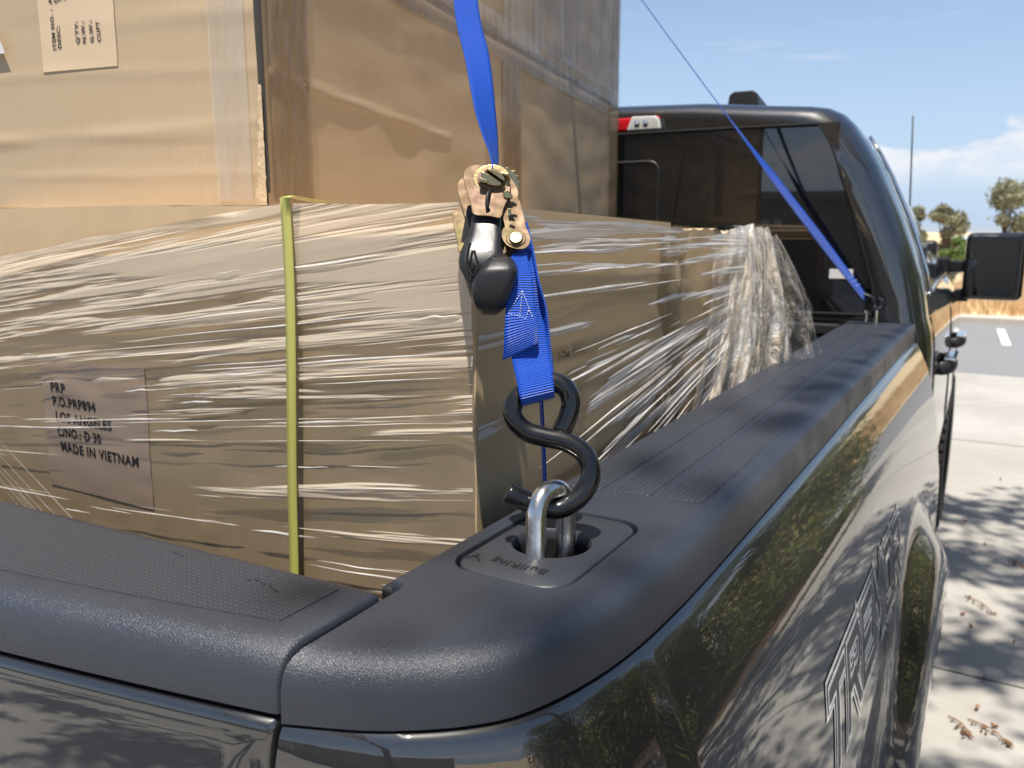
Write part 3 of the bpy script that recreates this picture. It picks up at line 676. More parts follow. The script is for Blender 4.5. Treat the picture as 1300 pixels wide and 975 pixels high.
# rear wall: frame around the glass opening
def gl(zz): return interp(-zz, [-.285, -.245, -.046, .142, .216, .235], [-.472, -.440, -.362, -.303, -.288, -.286])
gz = [.285, .262, .235, .15, .05, -.05, -.14, -.215, -.232]
fr = MB()
inn = [(gl(z_), 2.449, z_) for z_ in gz]; innL = [(mx(x), y, z_) for x, y, z_ in inn][::-1]
oz = [rows[0][i] for i in range(len(rows[0]))]
outer_r = [p for p in oz if p[0] > -.62]
def outx(zz):
    P = sorted([(p[2], p[0]) for p in oz if p[0] > -.46]); return interp(zz, [p[0] for p in P], [p[1] for p in P])
for s in (0, 1):
    rws = []
    for z_ in gz+[-.30, -.6, -.95]:
        a = (gl(z_) if z_ > -.233 else gl(-.23), 2.449, z_); b = (outx(min(z_, .285)), 2.4483, z_)
        if s: a = (mx(a[0]), a[1], a[2]); b = (mx(b[0]), b[1], b[2])
        rws.append([a, b])
    fr.grid(rws)
ozs = sorted([(p[0], p[2]) for p in oz if p[2] > .20]); 
def ozz(x): return interp(x, [p[0] for p in ozs], [p[1] for p in ozs])
fr.grid([[(x, 2.449, .285 if abs(x-XC) < XC*-1-.472 else .284) for x in np.linspace(mx(-.435), -.435, 40)], [(x, 2.4483, max(.286, ozz(x))) for x in np.linspace(mx(-.435), -.435, 40)]])
fr.add([(mx(-.286), 2.449, -.232), (-.286, 2.449, -.232), (-.286, 2.449, -.95), (mx(-.286), 2.449, -.95)], [(0, 1, 2, 3)])
fr.build('rear_panel', 'paint', cabo)
gm = MB(); 
def gy(x): return 2.456-.055*(1-((x-XC)/.80)**2)
rws = []
for z_ in gz:
    xr_ = gl(z_)-.003; rws.append([(mx(xr_)+(xr_-mx(xr_))*k/30, gy(mx(xr_)+(xr_-mx(xr_))*k/30), z_) for k in range(31)])
gm.grid(rws); win = gm.build('rear_window', 'glass', cabo, smooth=True)
# rubber seal and slider frame
mb = MB(); mb.tube([(p[0]-.002, 2.4475, p[2]) for p in inn], .0045, 6); mb.tube([(p[0]+.002, 2.4475, p[2]) for p in innL], .0045, 6)
[mb.tube([(x_, gy(x_)-.001, zz_) for x_ in np.linspace(mx(gl(zz_)), gl(zz_), 20)], .0055, 6) for zz_ in (.281, -.228)]; mb.build('seal', 'void', win)
mb = MB(); sl = [(x, gy(x)-.001, y) for x, y in rrect(-1.34, -.17, -.905, .20, .03)]; mb.tube(sl+[sl[0]], .004, 6); mb.build('slider_frame', 'black', win)
# interior: dark shell with two headrests
MB().box((mx(-.35), 2.47, -.30), (-.35, 4.2, -.28)).build('parcel_shelf', 'black', cabo)
for xh in (-.72, -1.12, -1.52):
    MB().box((xh-.12, 2.62, -.05), (xh+.12, 2.72, .13)).build('headrest', 'black', cabo, bevel=.03)
# sticker on the glass, lower right
MB().prism([(-.415, gy(-.415)-.0015, -.130), (-.355, gy(-.355)-.0015, -.130), (-.355, gy(-.355)-.0015, -.104), (-.415, gy(-.415)-.0015, -.104)], (0, .001, 0)).build('sticker', 'white_scrap', win)
# brake light bar
bl_ = thing
mb = MB().box((-1.32, 2.432, .292), (-.92, 2.46, .334)); bar = mb.build('brake_light', 'red_lens', cabo, bevel=.008)
for s in (0, 1):
    q = [(-1.020, .293), (-.912, .293), (-.918, .322), (-.928, .333), (-1.004, .335)]
    if s: q = [(mx(x), z_) for x, z_ in q]
    MB().prism([(x, 2.424, z_) for x, z_ in q], (0, .02, 0)).build('cargo_lamp', 'clear_lens', bar, bevel=.005)
for k, xx in enumerate((-.985, -.958)):
    mb = MB(); mb.tube([(xx, 2.4225, .313), (xx, 2.428, .313)], [.009, .006], 12); mb.build('bulb', simple('lamp_reflector', (.9, .9, .88), .1, 1), bar, smooth=True)
# roof antenna housing, mast antenna
mb = MB(); c0 = at(948, 134, 2.75); X0, Z0 = c0.x, c0.z
rws = []
for t_ in range(9):
    u = t_/8; y = c0.y-.05+.20*u; hh = .040*(1-.45*u); ww = .052*(1-.35*u)
    rws.append([(X0-ww, y, Z0-.012), (X0-ww*.88, y, Z0+hh*.75-.0), (X0-ww*.6, y, Z0+hh), (X0+ww*.6, y, Z0+hh), (X0+ww*.88, y, Z0+hh*.75), (X0+ww, y, Z0-.012)])
mb.grid(rws, False, True); mb.build('roof_antenna', 'black', cabo, bevel=.004)
MB().tube([(-.465, 5.0, .125), (-.447, 5.0, -.22)], .007, 8).tube([(-.486, 5.0, .59), (-.465, 5.0, .124)], .0042, 8).build('mast_antenna', 'black', truck, smooth=True)
# side window strip and belt trim (seen edge on)
for s in (0, 1):
    rws = []
    for y in np.linspace(2.78, 4.25, 14):
        row = []
        for z_ in np.linspace(-.165, min(.25, ztop(y)-.06), 7): x = cab_x(z_)+taper(y, z_)+.0015; row.append((mx(x) if s else x, y, z_))
        rws.append(row)
    mb = MB(); mb.grid(rws); mb.build('side_window', 'glass', cabo, smooth=True)
    mb = MB(); mb.tube([((mx(cab_x(-.175)+.004+taper(y, -.175)) if s else cab_x(-.175)+.004+taper(y, -.175)), y, -.178) for y in np.linspace(2.66, 4.5, 10)], .006, 6)
    mb.tube([((mx(cab_x(z_)+.004) if s else cab_x(z_)+.004), 2.70+.05*(z_+.18), z_) for z_ in np.linspace(-.175, .27, 9)], .005, 6); mb.build('window_trim', 'chrome', cabo, smooth=True)
# doors: shut line, handles
for s in (0,):
    for yy in (2.62, 3.55): MB().tube([(cab_x(z_)+taper(yy)+.0005, yy, z_) for z_ in np.linspace(-.24, -1.05, 16)], .003, 5).build('shut_line', 'void', cabo)
def handle(px, py, y, sc_):
    mb = MB(); x0 = cab_x(-.42)+taper(y); zc = -.415 if y < 3.3 else -.452
    rws = []
    for t_ in range(11):
        u = t_/10; yy = y-.12*sc_+.24*sc_*u; outx_ = .030*math.sin(math.pi*u)**.5; 
        rws.append([(x0+outx_+.012*math.cos(a)+.006, yy, zc+.021*math.sin(a)) for a in np.linspace(0, 2*math.pi, 13)[:-1]])
    mb.grid(rws, True, True); o = mb.build('door_handle', 'black', cabo, smooth=True)
    mb2 = MB(); rws = [[(x0-.01, y-.13*sc_, zc-.035), (x0+.004, y-.13*sc_, zc-.035), (x0+.004, y-.13*sc_, zc+.035), (x0-.01, y-.13*sc_, zc+.035)], [(x0-.01, y+.13*sc_, zc-.035), (x0+.004, y+.13*sc_, zc-.035), (x0+.004, y+.13*sc_, zc+.035), (x0-.01, y+.13*sc_, zc+.035)]]
    mb2.box((x0+.012, y-.10*sc_, zc+.022), (x0+.046, y+.10*sc_, zc+.030)); mb2.build('chrome_cap', 'chrome', o, bevel=.003)
handle(0, 0, 2.95, 1.0); handle(0, 0, 3.95, 1.0)
# right door mirror
mir = MB().box((-.157, 4.26, -.305), (.078, 4.40, -.010)).build('side_mirror', 'gloss_black', truck, bevel=.028, seg=4)
mg = MB(); q = rrect(-.140, -.285, .045, -.035, .02); mg.prism([(x, 4.2565, y) for x, y in q], (0, .002, 0)); mg.build('mirror_glass', 'mirror_glass', mir)
mb = MB(); mb.box((-.31, 4.30, -.200), (-.215, 4.36, -.120)); mb.build('arm', 'black', mir, bevel=.012); 
MB().box((-.235, 4.31, -.186), (-.14, 4.35, -.134)).build('arm', 'black', mir, bevel=.008)
mb = MB().box((-.29, 4.28, -.355), (-.205, 4.38, -.275)); mb.build('arm', 'black', mir, bevel=.018); MB().box((-.215, 4.31, -.318), (-.13, 4.35, -.262)).build('arm', 'black', mir, bevel=.008)
MB().box((-.37, 4.28, -.36), (-.275, 4.42, -.045)).build('mirror_mount', 'black', mir, bevel=.02)
# wheels
def wheel(x, y, s):
    mb = MB(); R0 = .43; prof = [(-.13, .27), (-.14, .34), (-.135, .40), (-.11, .425), (0, .43), (.11, .425), (.135, .40), (.14, .34), (.13, .27)]
    c_ = (x, y, G+R0); rows = [[(x+a, y+r*math.cos(t_), G+R0+r*math.sin(t_)) for a, r in prof] for t_ in np.linspace(0, 2*math.pi, 49)]
    mb.grid(rows)
    for k in range(48):
        t_ = 2*math.pi*k/48; 
        for sd_ in (-1, 1):
            ct, st = math.cos(t_), math.sin(t_); e = Vector((0, ct, st)); tt = Vector((0, -st, ct)); p = Vector(c_)+e*.428+Vector((sd_*.075, 0, 0)); hw = .06
            mb.add([p+Vector((-hw, 0, 0))-tt*.018, p+Vector((hw, 0, 0))-tt*.018, p+Vector((hw, 0, 0))+tt*.018, p+Vector((-hw, 0, 0))+tt*.018, p+Vector((-hw, 0, 0))-tt*.016+e*.01, p+Vector((hw, 0, 0))-tt*.016+e*.01, p+Vector((hw, 0, 0))+tt*.016+e*.01, p+Vector((-hw, 0, 0))+tt*.016+e*.01], [(4, 5, 6, 7), (0, 1, 5, 4), (1, 2, 6, 5), (2, 3, 7, 6), (3, 0, 4, 7)])
    w_ = mb.build('wheel', 'tyre', truck, smooth=True); smooth_angle(w_, 35)
    rm = MB(); xf = x+s*.10
    rm.grid([[(xf, y+r*math.cos(t_), G+R0+r*math.sin(t_)) for t_ in np.linspace(0, 2*math.pi, 41)] for r in (.27, .25)]); rm.grid([[(xf, y+.25*math.cos(t_), G+R0+.25*math.sin(t_)) for t_ in np.linspace(0, 2*math.pi, 41)], [(xf-s*.08, y+.235*math.cos(t_), G+R0+.235*math.sin(t_)) for t_ in np.linspace(0, 2*math.pi, 41)]])
    for k in range(8):
        a = 2*math.pi*k/8; e = Vector((0, math.cos(a), math.sin(a))); tt = Vector((0, -math.sin(a), math.cos(a))); cc_ = Vector((xf-s*.02, y, G+R0))
        rm.prism([cc_+e*.06-tt*.02, cc_+e*.06+tt*.02, cc_+e*.245+tt*.03, cc_+e*.245-tt*.03], (-s*.03, 0, 0))
    rm.tube([(xf-s*.05, y, G+R0), (xf, y, G+R0)], .075, 20); rm.build('rim', 'rim', w_)
M_['tyre'] = simple('tyre_rubber', (.022, .021, .02), .8, var=.25, vs=30, bump=.4, bs=200); M_['rim'] = simple('rim_alloy', (.25, .25, .26), .3, .9)
wheel(-.215, AX, 1); wheel(-.325, 5.35, 1); wheel(mx(-.215), AX, -1); wheel(mx(-.375), 5.35, -1)

# ------------------------------------------------------------------ cargo boxes
ZT = .0225; YF = .62; XR = -.40
def tl_(x): return .0055*min(1, max(0, (XR-x)/.45))
def gridface(fn, nu, nv):
    return [[fn(i/nu, j/nv) for i in range(nu+1)] for j in range(nv+1)]
b1 = thing('cardboard_box', 'wide lower cardboard box under stretch wrap with a yellow strap', 'box', (-.90, .87, -.77))
X1 = -1.46
def rumple(x, z_, s=1.0): return s*(.0025*noise.noise(Vector((x*4, z_*7, 1.3)))+.0012*noise.noise(Vector((x*15, z_*30, 4))))
mb = MB()
mb.grid(gridface(lambda u, v: (X1+(XR-X1)*u, YF+rumple(X1+(XR-X1)*u, v)*(1 if 0 < u < 1 else 0), -.765+(ZT+tl_(X1+(XR-X1)*u)+.765)*v), 60, 30))
mb.grid(gridface(lambda u, v: (XR, YF+.495*u, -.765+(ZT-.012*u+.765)*v), 12, 20))
mb.grid(gridface(lambda u, v: (X1+(XR-X1)*u, YF+.495*v, ZT+tl_(X1+(XR-X1)*u)-.012*v-.0003), 12, 6))
mb.grid(gridface(lambda u, v: (X1, YF+.495*u, -.765+(ZT+.0055-.012*u+.765)*v), 2, 2)); mb.grid(gridface(lambda u, v: (X1+(XR-X1)*u, YF+.495, -.765+(ZT-.012+.765)*v), 2, 2))
mb.build('carton', 'card_lo', b1, smooth=False)
# printed label on the rear face
yl = YF-.0040
def lowy(x, z_): return YF+rumple(x, (z_+.765)/(ZT+.765))
MB().grid(gridface(lambda u, v: (-1.078+.210*u+.005*v, lowy(-1.078+.210*u+.005*v, -.335+.170*v+.008*u*v)-.0010, -.335+.170*v+.005*u*v), 40, 30)).build('label', 'paper2', b1, smooth=True)
ly = [(-1.055, -.205, 'PRP', .033), (-1.054, -.2235, 'P.O.PRP894', .090), (-1.051, -.2435, 'LOS ANGELES', .116), (-1.049, -.2635, 'C/NO.: D 30', .090), (-1.046, -.2835, 'MADE IN VIETNAM', .158)]
V = []; Fc = []
for x0, z0, s_, w in ly:
    v, f = text_mesh(s_, .0175, .0005); sc_ = w/max(p[0] for p in v); k = len(V); V += [(x0+a*sc_, lowy(x0+a*sc_, z0+b)-.0016, z0+b) for a, b in v]; Fc += [tuple(i+k for i in q) for q in f]
obj('lettering', V, Fc, 'ink', b1)
# faint stamped print on right face
V = []; Fc = []
for y0, z0, s in [(.76, -.135, 'ITEM  NO.'), (.80, -.16, 'G.W.'), (.80, -.185, 'N.W.'), (.80, -.21, 'CUFT'), (.80, -.235, 'MEAS')]:
    v, f = text_mesh(s, .018, .0004, sx=1.0); k = len(V); V += [(XR+.0045, y0+a, z0+b) for a, b in v]; Fc += [tuple(i+k for i in q) for q in f]
obj('faded_print', V, Fc, simple('faded_ink', (.44, .31, .185), .8), b1)

b2 = thing('cardboard_box', 'lower cardboard box farther forward, its side next to the rail and its flaps crumpled', 'box', (-.75, 1.28, -.77))
mb = MB(); Y2, Y3 = 1.125, 1.455
def top2(u): return .004+.010*noise.noise(Vector((u*7, 3, 0)))-.006*u
mb.grid(gridface(lambda u, v: (XR-.004+.004*noise.noise(Vector((u*5, v*8, 0))), Y2+(Y3-Y2)*u, -.765+(top2(u)+.765)*v), 24, 30))
mb.grid(gridface(lambda u, v: (X1+(XR-.004-X1)*u, Y2+(Y3-Y2)*v, top2(v)-.0005), 4, 24))
mb.grid(gridface(lambda u, v: (X1+(XR-.004-X1)*u, Y2+.001, -.765+(top2(0)+.765)*v), 4, 4)); mb.grid(gridface(lambda u, v: (X1+(XR-.004-X1)*u, Y3, -.765+(top2(1)+.765)*v), 4, 4))
mb.build('carton', 'card_lo', b2)
MB().grid(gridface(lambda u, v: (XR+.001+.004*math.sin(v*9+u*5), Y2-.055+.11*u, -.30+(.306)*v+.006*noise.noise(Vector((u*6, 1, v)))*(v > .97)), 8, 30)).build('tape', 'tape', b2, smooth=True)

# upper big box
b3 = thing('cardboard_box', 'large pale cardboard box stacked on top with a shipping label and taped seams', 'box', (-1.1, 1.35, .03))
O = Vector((-.69, .66, 0)); D = Vector((-.1736, .9848, 0)); E_ = Vector((-.9848, -.1736, 0)); LEN = 1.60; WID = .95; ZB = .0272; ZH = .70
K_ = 1.06
def rf(a, z_, o=0): return (O+E_*a+Vector((0, 0, z_)))*K_ - D*o        # rear face: a = distance left of the corner
def sf(t_, z_, o=0): return (O+D*t_+Vector((0, 0, z_)))*K_ - E_*o      # right side face
def crease(a, z_):
    h = 0
    for zc, sl, w, am in ((.112, -.02, .006, .003), (.098, .03, .004, .0016), (.060, .01, .004, .0018), (.168, .03, .005, .0014), (.225, .015, .010, .0018), (.285, .04, .004, -.0016)):
        d = z_-(zc+sl*a+.003*noise.noise(Vector((a*9, zc*50, 0)))); h += am*math.exp(-(d/w)**2)*(.5+noise.noise(Vector((a*5, zc*90, 7))))
    h += .005*sst(z_, .11, .03)*noise.noise(Vector((a*3.1, 2, z_*3)))+.003*noise.noise(Vector((a*3, z_*3, 5)))
    return h
mb = MB(); cw = .003
mb.grid(gridface(lambda u, v: rf(cw+WID*u, ZB+(ZH-ZB)*v, crease(WID*u, ZB+(ZH-ZB)*v)*(0 if v == 0 else 1)), 110, 130))
mb.grid(gridface(lambda u, v: sf(.002+LEN*u, ZB+(ZH-ZB)*v, .0013*noise.noise(Vector((u*14, v*12, 9)))-.003*math.exp(-((ZB+(ZH-ZB)*v-.333)/.006)**2)+.0022*math.exp(-((ZB+(ZH-ZB)*v-(.165-.05*u*1.6))/.004)**2)*(1 if u < .3 else 0)), 120, 110))
c4 = [rf(WID, ZB), rf(WID, ZB)+D*LEN*K_, sf(LEN, ZB), sf(0, ZB)]; up = Vector((0, 0, (ZH-ZB)*K_))
mb.add([c+up for c in c4]+c4, [(0, 1, 2, 3), (4, 5, 6, 7), (4, 5, 1, 0), (5, 6, 2, 1)])
carton3 = mb.build('carton', 'card_up', b3, smooth=True); smooth_angle(carton3, 40)
# dark open seam at the corner + torn liner at its foot
sm = MB(); rws = []
for i in range(30):
    z_ = ZB+.012+(ZH-ZB)*i/29; w = .0022-.001*math.sin(i*.4)+.001*noise.noise(Vector((i*.3, 0, 0))); x_ = .002*noise.noise(Vector((i*.25, 5, 0)))
    rws.append([rf(cw*.6+w*.5+x_, z_, .0035), rf(.0+x_, z_, .0025), sf(.002+w*.3, z_, .0028)])
sm.grid(rws); sm.build('open_seam', simple('seam_shadow', (.05, .045, .04), .8), b3, smooth=True)
tl = MB(); rws = []
for i in range(26):
    z_ = ZB-.002+.125*i/25; rr = []
    for j in range(7):
        a = -.002+.0125*j/6*(1-.75*i/25)+.0012*noise.noise(Vector((i*.9, 3, 0))); rr.append(rf(a, z_, .0040+.0045*abs(noise.noise(Vector((j*.9, i*.55, 2))))*(j/6)))
    rws.append(rr)
tl.grid(rws); tl.build('torn_liner', 'card_in', b3, smooth=True)
# tape
def tape(name, fn, a0, a1, z0, z1, mat, nu=10, nv=40, am=.0018, lift=.0035, shear=0):
    MB().grid(gridface(lambda u, v: fn(a0+(a1-a0)*u+shear*v, z0+(z1-z0)*v, lift+am*noise.noise(Vector((u*7+a0*9, v*(z1-z0)*40, z0*7)))), nu, nv)).build(name, mat, b3, smooth=True)
tape('tape', rf, .016, .062, ZB+.004, ZH, 'tape_clear')
tape('tape', sf, .012, .048, ZB+.003, ZH, 'tape', am=.003)
tape('tape', sf, .048, .086, ZB+.003, ZH, 'tape', lift=.003)
tape('tape', sf, .09, LEN-.01, .300, .345, 'tape', 60, 8, lift=.0036)
tape('tape', sf, .30, LEN-.004, .335, .372, 'tape_clear', 60, 8, lift=.0055)
tape('tape', sf, .70, .80, ZB+.02, .30, 'tape', 10, 30)
tape('tape', sf, .70, .90, .34, ZH, 'tape_clear', 12, 30, lift=.006)
tape('tape', sf, LEN-.10, LEN+.002, ZB+.01, ZH, 'tape', 8, 30, lift=.0045)
tape('film_patch', sf, .86, LEN-.11, .36, ZH, 'film_panel', 20, 20, lift=.0075)
# creases/labels on the rear face
lab = MB().grid(gridface(lambda u, v: rf(.190+.112*u-.004*v, .181+.26*v, crease(.190+.112*u-.004*v, .181+.26*v)+.0012), 20, 40)).build('label', 'paper', b3, smooth=True)
V = []; Fc = []
def rot_text(s, a, z0, w):   # reads upwards, w = length in metres
    v, f = text_mesh(s, .0070, .00022); sc_ = w/max(p[0] for p in v); k = len(V)
    for p, q in v: zz = z0+p*sc_; aa = a+q; V.append(tuple(rf(aa, zz, crease(aa, zz)+.0018)))
    Fc.extend([tuple(i+k for i in t_) for t_ in f])
for a, s_, z0, w in ((.2785, 'ITEM NO. :', .204, .044), (.2785, 'AP', .254, .011), (.2705, 'DESC:', .205, .025), (.2705, '(RE', .254, .012), (.2640, 'Se', .256, .008), (.2570, 'co', .256, .008), (.2425, "Q'TY:", .208, .024), (.2330, 'N.W.:', .208, .024), (.2215, 'G.W.:', .208, .024), (.2110, 'CUFT', .208, .022)): rot_text(s_, a, z0, w)
obj('lettering', V, Fc, 'ink', lab)
MB().add([rf(.353, .205, .006), rf(.372, .204, .006), rf(.374, .240, .006), rf(.361, .225, .006)], [(0, 1, 2, 3)]).build('white_scrap', 'white_scrap', b3)

# ------------------------------------------------------------------ stretch wrap
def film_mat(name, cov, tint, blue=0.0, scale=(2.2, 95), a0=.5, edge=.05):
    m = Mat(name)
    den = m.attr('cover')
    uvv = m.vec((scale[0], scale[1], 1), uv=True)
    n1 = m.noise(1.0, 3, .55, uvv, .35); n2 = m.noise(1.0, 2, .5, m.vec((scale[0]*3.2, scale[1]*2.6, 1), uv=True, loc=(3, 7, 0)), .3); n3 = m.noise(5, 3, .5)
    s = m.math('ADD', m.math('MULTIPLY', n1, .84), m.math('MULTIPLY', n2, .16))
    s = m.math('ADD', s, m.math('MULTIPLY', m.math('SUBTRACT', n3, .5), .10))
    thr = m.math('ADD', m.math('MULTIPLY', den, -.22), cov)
    x = m.math('SUBTRACT', s, thr); glare_mask = m.rng(x, 0, edge);  # pale streaks: glare on the film, painted in as whitened folds
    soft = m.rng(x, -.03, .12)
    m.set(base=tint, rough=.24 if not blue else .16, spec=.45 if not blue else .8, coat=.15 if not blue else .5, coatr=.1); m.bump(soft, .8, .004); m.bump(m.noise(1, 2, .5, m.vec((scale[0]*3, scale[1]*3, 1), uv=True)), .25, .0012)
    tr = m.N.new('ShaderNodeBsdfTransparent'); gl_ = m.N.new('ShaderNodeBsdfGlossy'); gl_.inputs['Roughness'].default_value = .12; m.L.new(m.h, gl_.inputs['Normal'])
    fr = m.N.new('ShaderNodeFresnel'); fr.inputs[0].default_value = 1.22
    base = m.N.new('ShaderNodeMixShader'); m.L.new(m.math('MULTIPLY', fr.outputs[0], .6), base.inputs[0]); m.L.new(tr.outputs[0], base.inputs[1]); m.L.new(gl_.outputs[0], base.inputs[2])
    mx_ = m.N.new('ShaderNodeMixShader'); m.L.new(m.math('MULTIPLY', glare_mask, a0), mx_.inputs[0]); m.L.new(base.outputs[0], mx_.inputs[1]); m.L.new(m.b.outputs[0], mx_.inputs[2]); m.L.new(mx_.outputs[0], m.out.inputs[0])
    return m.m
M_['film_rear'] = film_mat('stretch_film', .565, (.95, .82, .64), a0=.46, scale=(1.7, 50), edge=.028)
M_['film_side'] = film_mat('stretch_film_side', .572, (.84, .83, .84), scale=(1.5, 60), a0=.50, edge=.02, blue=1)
wrap = thing('stretch_wrap', 'clear wrinkled stretch film wound around the lower boxes', 'stretch film', (-.9, 1.05, -.77))
# rear face
nu, nv = 70, 90; V = []; UV = []; DN = []
for j in range(nv+1):
    for i in range(nu+1):
        u = i/nu; v = j/nv; x = X1-.005+(XR+.006-X1)*u; z_ = -.70+(ZT+.706)*v
        topz = ZT+tl_(x)+.0005-.058*max(0, min(1.3, (-.62-x)/.48))+.004*noise.noise(Vector((x*9, 0, 0)))
        z_ = min(z_, topz)
        sl = interp(-z_, [0, .25, .42, .6], [.13, .13, .02, -.05])
        st = z_-sl*(x+.8)
        bow = .003+.0025*noise.noise(Vector((st*40, x*1.5, 0)))
        V.append((x, YF-.0045-bow-(.002 if v > .98 else 0), z_)); UV.append((x*1.0+.2*z_, st))
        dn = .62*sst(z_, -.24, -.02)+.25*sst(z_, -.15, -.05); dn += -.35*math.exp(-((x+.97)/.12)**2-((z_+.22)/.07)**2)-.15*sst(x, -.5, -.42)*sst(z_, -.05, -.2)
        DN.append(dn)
fs = [(j*(nu+1)+i, j*(nu+1)+i+1, (j+1)*(nu+1)+i+1, (j+1)*(nu+1)+i) for j in range(nv) for i in range(nu)]
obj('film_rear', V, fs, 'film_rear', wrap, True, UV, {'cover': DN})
# side face
nu, nv = 60, 80; V = []; UV = []; DN = []
def kfan(v): return max(0, min(.34, (-.07-v)*1.5))
vv = np.linspace(-1.0, .08, 400)
for j in range(nv+1):
    for i in range(nu+1):
        u = i/nu; v = j/nv; y = YF-.006+(1.46-YF)*u; topz = ZT-.016*u+.003*noise.noise(Vector((y*14, 2, 0)))
        z_ = -.60+(topz+.60)*v
        zz = np.array([q+kfan(q)*(y-1.25) for q in vv]); st = float(np.interp(z_, zz, vv))
        V.append((XR+.0065+.004*noise.noise(Vector((y*2, st*40, 3)))+.010*sst(y, 1.15, 1.45), y, z_)); UV.append((y*1.2, st))
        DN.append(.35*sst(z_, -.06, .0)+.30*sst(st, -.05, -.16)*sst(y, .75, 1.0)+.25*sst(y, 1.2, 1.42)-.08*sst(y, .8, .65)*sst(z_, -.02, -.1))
fs = [(j*(nu+1)+i, j*(nu+1)+i+1, (j+1)*(nu+1)+i+1, (j+1)*(nu+1)+i) for j in range(nv) for i in range(nu)]
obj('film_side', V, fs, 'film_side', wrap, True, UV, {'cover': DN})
# ropes of gathered film: thin bright ridges standing proud
m = Mat('gathered_film'); m.set(base=(.78, .74, .68), rough=.18, spec=.8, coat=.6, coatr=.06); m.bump(m.noise(60, 3, .6), .5, .002)
tr = m.N.new('ShaderNodeBsdfTransparent'); mxs = m.N.new('ShaderNodeMixShader'); m.L.new(m.rng(m.noise(18, 3), .3, .7, .35, .8), mxs.inputs[0]); m.L.new(tr.outputs[0], mxs.inputs[1]); m.L.new(m.b.outputs[0], mxs.inputs[2]); m.L.new(mxs.outputs[0], m.out.inputs[0]); M_['rope'] = m.m
rp_ = MB()
def ridge(fn, a0, s0, a1, w, h):
    n = 22; rows = []; ph = random.random()*9
    for i in range(n+1):
        u = i/n; a = a0+(a1-a0)*u; tp = math.sin(math.pi*u)**.7*(.8+.35*noise.noise(Vector((u*5, ph, 0)))); row = []
        for k in range(5):
            c_ = -1+k/2; row.append(fn(a, s0+c_*w*tp+.0012*noise.noise(Vector((u*3, ph, 2))), h*tp*(1-c_*c_)))
        rows.append(row)
    rp_.grid(rows)
def f_rear(x, s, o):
    z_ = s; 
    for _ in range(6): z_ = s+interp(-z_, [0, .25, .42, .6], [.13, .13, .02, -.05])*(x+.8)
    return (x, YF-.0085-o, min(z_, ZT-.004))
def f_side(y, s, o): return (XR+.012+.008*sst(y, 1.15, 1.45)+o, y, s+kfan(s)*(y-1.25))
for k in range(60):
    s = random.uniform(-.46, -.05); L_ = random.choice((.05, .08, .12, .25, .4))*random.uniform(.7, 1.3); x0 = random.uniform(-1.3, -.42-L_*.6); x1 = min(XR-.01, x0+L_)
    if abs((x0+x1)/2+.97) < .12 and -.34 < s < -.15 and random.random() < .6: continue
    ridge(f_rear, x0, s, x1, random.choice((.0006, .0009, .0014, .002)), .0012)
for k in range(60):
    s = random.choice((random.uniform(-.22, .0), random.uniform(-.36, -.12))); L_ = random.uniform(.08, .42); y1 = random.uniform(.9, 1.38); y0 = max(YF+.02, y1-L_)
    ridge(f_side, y0, s, y1, random.choice((.0008, .0014, .0022, .003)), .002)
# crossing diagonals low on the left
def f_diag(x, s, o): return (x, YF-.0125-o, s-.55*(x+1.1))
for k in range(14): ridge(f_diag, -1.25+random.random()*.1, -.30-.16*random.random(), -.98+.15*random.random(), .0004, .0003)
rp_.build('gathered_ridges', 'rope', wrap, smooth=True)
# drape of loose film at the far end
m = Mat('bunched_film'); fine = m.noise(1, 4, .65, m.vec((13, 4.5, 1), uv=True), 1.2); f2 = m.noise(1, 4, .6, m.vec((9, 5, 1), uv=True), 1.4)
m.set(base=m.mix(m.rng(f2, .4, .6), (.74, .64, .50), (.95, .90, .84)), rough=.2, spec=.6, coat=.3, coatr=.08); m.bump(fine, .9, .008); m.bump(f2, .9, .012)
tr = m.N.new('ShaderNodeBsdfTransparent'); mxs = m.N.new('ShaderNodeMixShader'); den = m.attr('cover'); m.L.new(m.math('MULTIPLY', m.math('ADD', m.math('MULTIPLY', m.rng(fine, .38, .58), .55), .38), den), mxs.inputs[0]); m.L.new(tr.outputs[0], mxs.inputs[1]); m.L.new(m.b.outputs[0], mxs.inputs[2]); m.L.new(mxs.outputs[0], m.out.inputs[0]); M_['bunch'] = m.m
def drape(top_l, top_r, bot_l, bot_r, amp, dens, folds, seed, bulge=.02):
    nu, nv = 90, 50; V = []; UV = []; DN = []
    for j in range(nv+1):
        for i in range(nu+1):
            u = i/nu; v = j/nv; a = Vector(top_l).lerp(Vector(top_r), u); b = Vector(bot_l).lerp(Vector(bot_r), u); e = v**1.15; p = a.lerp(b, e)
            f_ = amp*(.35+.8*v)*(math.sin(u*folds+seed+1.2*noise.noise(Vector((u*3, v*1.5, seed))))+.8*noise.noise(Vector((u*9, v*3.5, seed+5)))+.3*noise.noise(Vector((u*20, v*9, seed))))
            nrm = Vector((.75, -.6, .2)); p = p+nrm*f_+Vector((.6, -.2, 0))*bulge*math.sin(math.pi*min(1, v*1.1))
            p.z += .006*noise.noise(Vector((u*12, seed, 0)))*(1-v)
            V.append(tuple(p)); UV.append((u, v)); ed = min(1, min(u, 1-u)*8+.35); DN.append(dens*ed*(.75+.4*noise.noise(Vector((u*6, v*2, seed)))))
    fs = [(j*(nu+1)+i, j*(nu+1)+i+1, (j+1)*(nu+1)+i+1, (j+1)*(nu+1)+i) for j in range(nv) for i in range(nu)]
    obj('loose_film', V, fs, 'bunch', wrap, True, UV, {'cover': DN})
drape((-.415, 1.36, -.005), (-.385, 1.50, .012), (-.395, 1.15, -.36), (-.375, 1.45, -.36), .010, 1.0, 15, 1.0)
